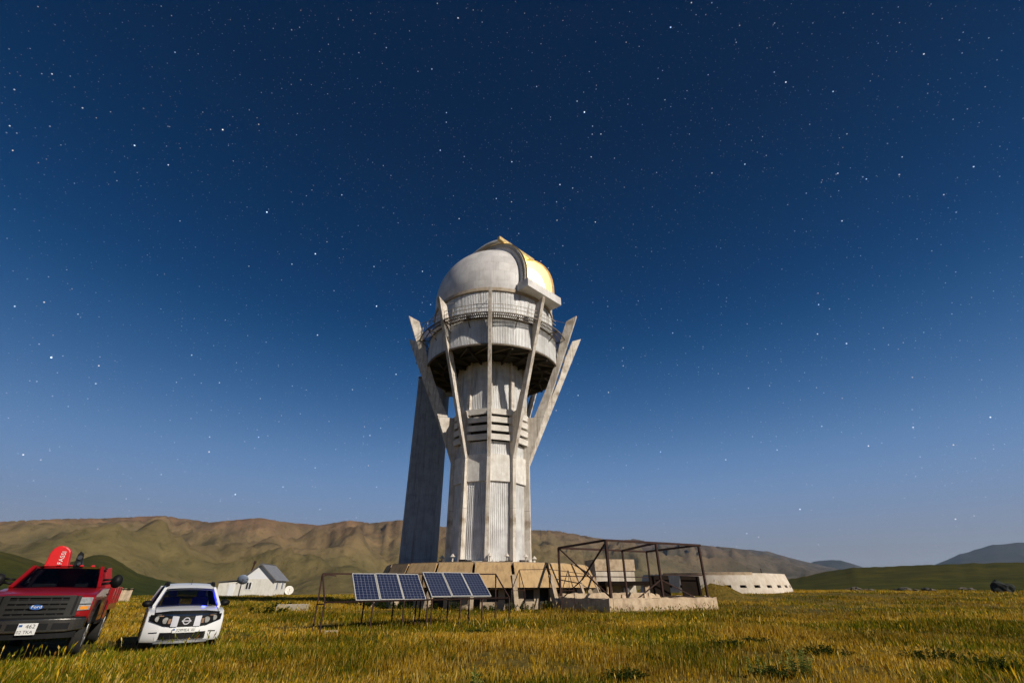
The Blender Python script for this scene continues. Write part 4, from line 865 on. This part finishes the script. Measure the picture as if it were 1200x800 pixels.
slab('concrete_slab', 'long pale concrete block lying in grass before the farmhouse', -16.2, 38.5, 2.2, .8, .42, .15)

def leaf_mat(name, c1, c2):
    m = bpy.data.materials.new(name); m.use_nodes = True; t = m.node_tree; N = t.nodes; L = t.links; N.remove(N['Principled BSDF'])
    co = N.new('ShaderNodeTexCoord').outputs['Object']; nzn = N.new('ShaderNodeTexNoise'); nzn.inputs['Scale'].default_value = 6; L.new(co, nzn.inputs[0])
    cr = N.new('ShaderNodeValToRGB'); cr.color_ramp.elements[0].position = .35; cr.color_ramp.elements[1].position = .65; cr.color_ramp.elements[0].color = (*c1,1); cr.color_ramp.elements[1].color = (*c2,1); L.new(nzn.outputs['Fac'], cr.inputs[0])
    d = N.new('ShaderNodeBsdfDiffuse'); tr = N.new('ShaderNodeBsdfTranslucent'); L.new(cr.outputs[0], d.inputs[0]); L.new(cr.outputs[0], tr.inputs[0])
    mx = N.new('ShaderNodeMixShader'); mx.inputs[0].default_value = .3; L.new(d.outputs[0], mx.inputs[1]); L.new(tr.outputs[0], mx.inputs[2]); L.new(mx.outputs[0], N['Material Output'].inputs[0]); return m
M['weed_dark'] = leaf_mat('dark_nettle_leaf', (.040,.058,.012), (.070,.090,.018))
M['weed_pale'] = leaf_mat('pale_wormwood_leaf', (.24,.27,.06), (.36,.37,.10))
M['weed_mid'] = leaf_mat('green_weed_leaf', (.035,.055,.010), (.075,.095,.018))
def weed(name, label, cat, x, y, rad, h, n, mat, seed, ls=.07, group=None):
    r = random.Random(seed); t = thing(name, label, cat, (x, y, GZ(x,y)), r.uniform(0,6), group); lv = MB(); stm = MB()
    for k in range(max(4, n//22)):
        a = r.uniform(0, 2*math.pi); q = math.sqrt(r.random())*rad; bx, by = q*math.cos(a)*.7, q*math.sin(a)*.7; tx_, ty_ = q*math.cos(a)*1.15, q*math.sin(a)*1.15; hh = h*r.uniform(.55,1.0)*(1-.35*(q/rad)**2)
        stm.tube((bx,by,-.05), (tx_,ty_,hh), .008, 4, .003)
        for i in range(22):
            f = r.uniform(.15,1.0); p = Vector((bx+(tx_-bx)*f, by+(ty_-by)*f, hh*f)); b_a = r.uniform(0, 2*math.pi); e = r.uniform(-.1,.9)
            d = Vector((math.cos(b_a)*math.cos(e), math.sin(b_a)*math.cos(e), math.sin(e))); sd_ = d.cross(Vector((0,0,1))).normalized(); L_ = ls*r.uniform(.6,1.5)*(1.25-.5*f); w = L_*.34
            lv.add([p, p+d*L_*.5+sd_*w+Vector((0,0,.01)), p+d*L_-Vector((0,0,L_*.18)), p+d*L_*.5-sd_*w+Vector((0,0,.01))], [(0,1,2,3)])
    obj('leaves', lv.mesh('leaves', mat, fix=False), t, kind='stuff'); part('stems', stm, mat, t, kind='stuff'); return t
def gp(px, py):   # field position that lies along a given direction from the standing point
    u = (px-600)/525; v = (400-py)/525; fw = math.cos(PITCH)-v*math.sin(PITCH); u_ = math.sin(PITCH)+v*math.cos(PITCH); Y = -1.5*fw/u_; return (Y*u/fw, Y)
wd = [(968,770,.62,.34),(852,757,.50,.26),(885,752,.42,.24),(690,762,.45,.22),(628,752,.40,.2),(1090,775,.6,.36),(760,768,.5,.22),(1160,790,.5,.4),(735,795,.42,.24),(560,741,.5,.2),(430,756,.5,.22),(1020,748,.7,.3),(905,790,.4,.25)]
for i, (px, py, rd, h) in enumerate(wd):
    x, y = gp(px, py); lb = {0:'large dark green weed patch growing just behind the pale feathery bush', 12:'small dark weed patch between the thin pale weed and the feathery bush', 10:'dark weed patch in the grass before the left solar modules', 9:'dark weed patch in the grass between solar rack and empty rusty rack'}.get(i, 'low dark green leafy weed patch in the open golden grass')
    w_ = weed('weed_patch', lb, 'weed', x, y, rd, h*.75, 900, M['weed_dark'], 30+i, .05)
    if i not in (0,9,10,12): w_['group'] = 'dark weed patches in the meadow'
x, y = gp(935, 789); weed('wormwood_bush', 'pale green feathery bush standing out above the grass', 'bush', x, y, .34, .55, 360, M['weed_pale'], 60, .06)
x, y = gp(888, 790); weed('wormwood_bush', 'thin pale yellow-green weed beside the feathery bush', 'bush', x, y, .2, .5, 160, M['weed_pale'], 61, .05)
x, y = gp(556, 806); weed('thistle', 'small pale upright thistle at the near edge of the meadow', 'weed', x, y, .10, .42, 110, M['weed_pale'], 62, .07)
for i, (px, py, rd, h) in enumerate([(312,722,1.1,.8),(330,712,.9,.55)]):
    x, y = gp(px, py); weed('green_bush', 'low green bush beside the long concrete block', 'bush', x, y, rd, h, 500, M['weed_mid'], 70+i, .16, 'green bushes by the concrete block')
# weeds growing round the podium, between its struts
for i in range(16):
    a = R_(-62+i*9+r8.uniform(-3,3)); rr = r8.uniform(10.9,11.7)
    weed('green_bush', 'green nettle clump growing at the foot of the podium', 'bush', AX+rr*math.sin(a), AY-rr*math.cos(a), r8.uniform(.35,.7), r8.uniform(.5,1.0), 260, M['weed_mid'], 90+i, .13, 'nettle clumps round the podium')
for i in range(9):
    a = R_(-80+i*21+r8.uniform(-5,5)); t_ = weed('roof_weed', 'small weed tuft growing on the podium roof at the tower foot', 'weed', AX+5.2*math.sin(a), AY-5.2*math.cos(a), .28, .4, 90, M['weed_mid'], 120+i, .10, 'weed tufts on the podium roof'); t_.location.z = 3.3

# ------------------------------------------------------------------ meadow grass (uncountable)
def vnoise(x, y, sc, seed):
    g = np.random.default_rng(seed).random((64, 64)); xf, yf = x*sc, y*sc; xi, yi = np.floor(xf).astype(int), np.floor(yf).astype(int); fx, fy = xf-xi, yf-yi
    fx = fx*fx*(3-2*fx); fy = fy*fy*(3-2*fy); G = lambda i, j: g[i % 64, j % 64]
    return (G(xi,yi)*(1-fx)+G(xi+1,yi)*fx)*(1-fy)+(G(xi,yi+1)*(1-fx)+G(xi+1,yi+1)*fx)*fy
def grass(name, n_clump, per, r0, r1, p, wide, hgt, segs, seed, label):
    g = np.random.default_rng(seed); u = g.random(n_clump); e = 2-p; r = (r0**e+u*(r1**e-r0**e))**(1/e); a = g.uniform(-R_(57), R_(57), n_clump)
    cx, cy = r*np.sin(a), r*np.cos(a)
    lush = .5*vnoise(cx,cy,.16,1)+.3*vnoise(cx,cy,.5,2)+.2*vnoise(cx,cy,1.6,3)
    keep = g.random(n_clump) < np.clip(-.45+2.4*lush, .10, 1)
    keep &= np.hypot(cx-AX, cy-AY) > 10.3
    for (ox, oy, rz, hw, l0, l1) in ((suv.location.x, suv.location.y, SUVH, .95, -2.2, 2.2), (tx, ty, TH, 1.05, -.2, 5.8)):
        dx, dy_ = cx-ox, cy-oy; lx = dx*math.cos(rz)+dy_*math.sin(rz); ly = -dx*math.sin(rz)+dy_*math.cos(rz); keep &= ~((np.abs(lx) < hw) & (ly > l0+.12) & (ly < l1))
    cx, cy, r, lush = cx[keep], cy[keep], r[keep], lush[keep]; n = len(cx)
    idx = np.repeat(np.arange(n), per); m = len(idx); sp = .05+.0035*r[idx]
    bx = cx[idx]+g.normal(0,1,m)*sp; by = cy[idx]+g.normal(0,1,m)*sp; bz = gz(bx,by)-.02
    tall = vnoise(bx,by,.3,7); h = hgt*(.35+.95*tall)*g.uniform(.55,1.35,m)*(.8+.4*lush[idx]); w = wide*(.003+.00050*r[idx])*g.uniform(.7,1.4,m)
    ld = np.arctan2(by-cy[idx], bx-cx[idx])+g.normal(0,.8,m); lean = np.abs(g.normal(.25,.22,m))*h; lx = np.cos(ld)*lean+.06*h; ly = np.sin(ld)*lean
    fa_ = g.uniform(0,math.pi,m); wx, wy = np.cos(fa_)*w, np.sin(fa_)*w
    P = lambda f, k: np.stack([bx+lx*f**1.7+wx*k, by+ly*f**1.7+wy*k, bz+h*(f-.12*f*f*(lean/h))], 1)
    if segs == 3: V = np.stack([P(0,.4),P(0,-.4),P(.74,-.35),P(.74,.35),P(.87,-1.9),P(.87,1.9),P(1,0)], 1); nv, tri = 7, np.array([[0,1,2],[0,2,3],[3,2,4],[3,4,5],[5,4,6]])
    elif segs == 2: V = np.stack([P(0,1),P(0,-1),P(.55,-.75),P(.55,.75),P(1,0)], 1); nv, tri = 5, np.array([[0,1,2],[0,2,3],[3,2,4]])
    else: V = np.stack([P(0,1),P(0,-1),P(1,0)], 1); nv, tri = 3, np.array([[0,1,2]])
    F = (np.arange(m)[:,None,None]*nv+tri[None]).reshape(-1,3); V = V.reshape(-1,3)
    # colours of the blades: straw, gold, olive, green, russet
    pal = np.array([[.64,.375,.022],[.53,.31,.014],[.72,.50,.12],[.23,.215,.012],[.105,.122,.009],[.32,.145,.022]])
    gn = vnoise(bx,by,.22,11)*.55+vnoise(bx,by,.9,12)*.45; q = g.random(m); grn = np.clip((gn-.37)*3.2,0,1)
    ci = np.where(q < grn*.75, np.where(g.random(m) < .55, 3, 4), np.where(g.random(m) < .12, 5, np.where(g.random(m) < .35, 2, np.where(g.random(m) < .5, 0, 1))))
    dk = (.50+.62*vnoise(bx,by,.35,15))*(.80+.40*vnoise(bx,by,.07,16)); C = pal[ci]*g.uniform(.65,1.25,(m,1))*dk[:,None]; C = np.repeat(C, nv, 0); C = np.concatenate([C, np.ones((len(C),1))], 1)
    me = bpy.data.meshes.new(name); me.vertices.add(len(V)); me.vertices.foreach_set('co', V.astype(np.float32).ravel())
    me.loops.add(F.size); me.loops.foreach_set('vertex_index', F.astype(np.int32).ravel()); me.polygons.add(len(F)); me.polygons.foreach_set('loop_start', np.arange(0, F.size, 3, dtype=np.int32))
    me.update(calc_edges=True); ca = me.color_attributes.new('blade', 'FLOAT_COLOR', 'POINT'); ca.data.foreach_set('color', C.astype(np.float32).ravel()); me.materials.append(M['grass'])
    o = obj(name, me, None, kind='stuff', label=label, category='grass'); return o
def grass_mat():
    m = bpy.data.materials.new('grass_blade'); m.use_nodes = True; t = m.node_tree; N = t.nodes; L = t.links; N.remove(N['Principled BSDF'])
    at = N.new('ShaderNodeAttribute'); at.attribute_name = 'blade'; d = N.new('ShaderNodeBsdfDiffuse'); tr = N.new('ShaderNodeBsdfTranslucent'); L.new(at.outputs['Color'], d.inputs[0]); L.new(at.outputs['Color'], tr.inputs[0])
    mx = N.new('ShaderNodeMixShader'); mx.inputs[0].default_value = .35; L.new(d.outputs[0], mx.inputs[1]); L.new(tr.outputs[0], mx.inputs[2]); L.new(mx.outputs[0], N['Material Output'].inputs[0]); return m
M['grass'] = grass_mat()
grass('meadow_grass', 36000, 12, 5.5, 34, 1.5, .85, .21, 2, 21, 'dry golden and green meadow grass in front of the tower')
grass('meadow_grass', 26000, 12, 30, 125, 1.3, .9, .24, 1, 22, 'distant dry golden meadow grass running to the hills')
grass('tall_grass_stalks', 3200, 4, 6, 45, 1.4, .75, .46, 3, 23, 'tall pale seeding grass stalks above the meadow')

# ------------------------------------------------------------------ night air
hz = MB(); hz.box(-13000,13000,-300,11500,-60,570)
hm = bpy.data.materials.new('haze_air'); hm.use_nodes = True; t = hm.node_tree; t.nodes.remove(t.nodes['Principled BSDF'])
pv = t.nodes.new('ShaderNodeVolumePrincipled'); pv.inputs['Density'].default_value = 3.0e-5; pv.inputs['Color'].default_value = (.52,.73,1,1); pv.inputs['Anisotropy'].default_value = .1
t.links.new(pv.outputs[0], t.nodes['Material Output'].inputs['Volume'])
obj('haze', hz.mesh('haze', hm), kind='stuff')
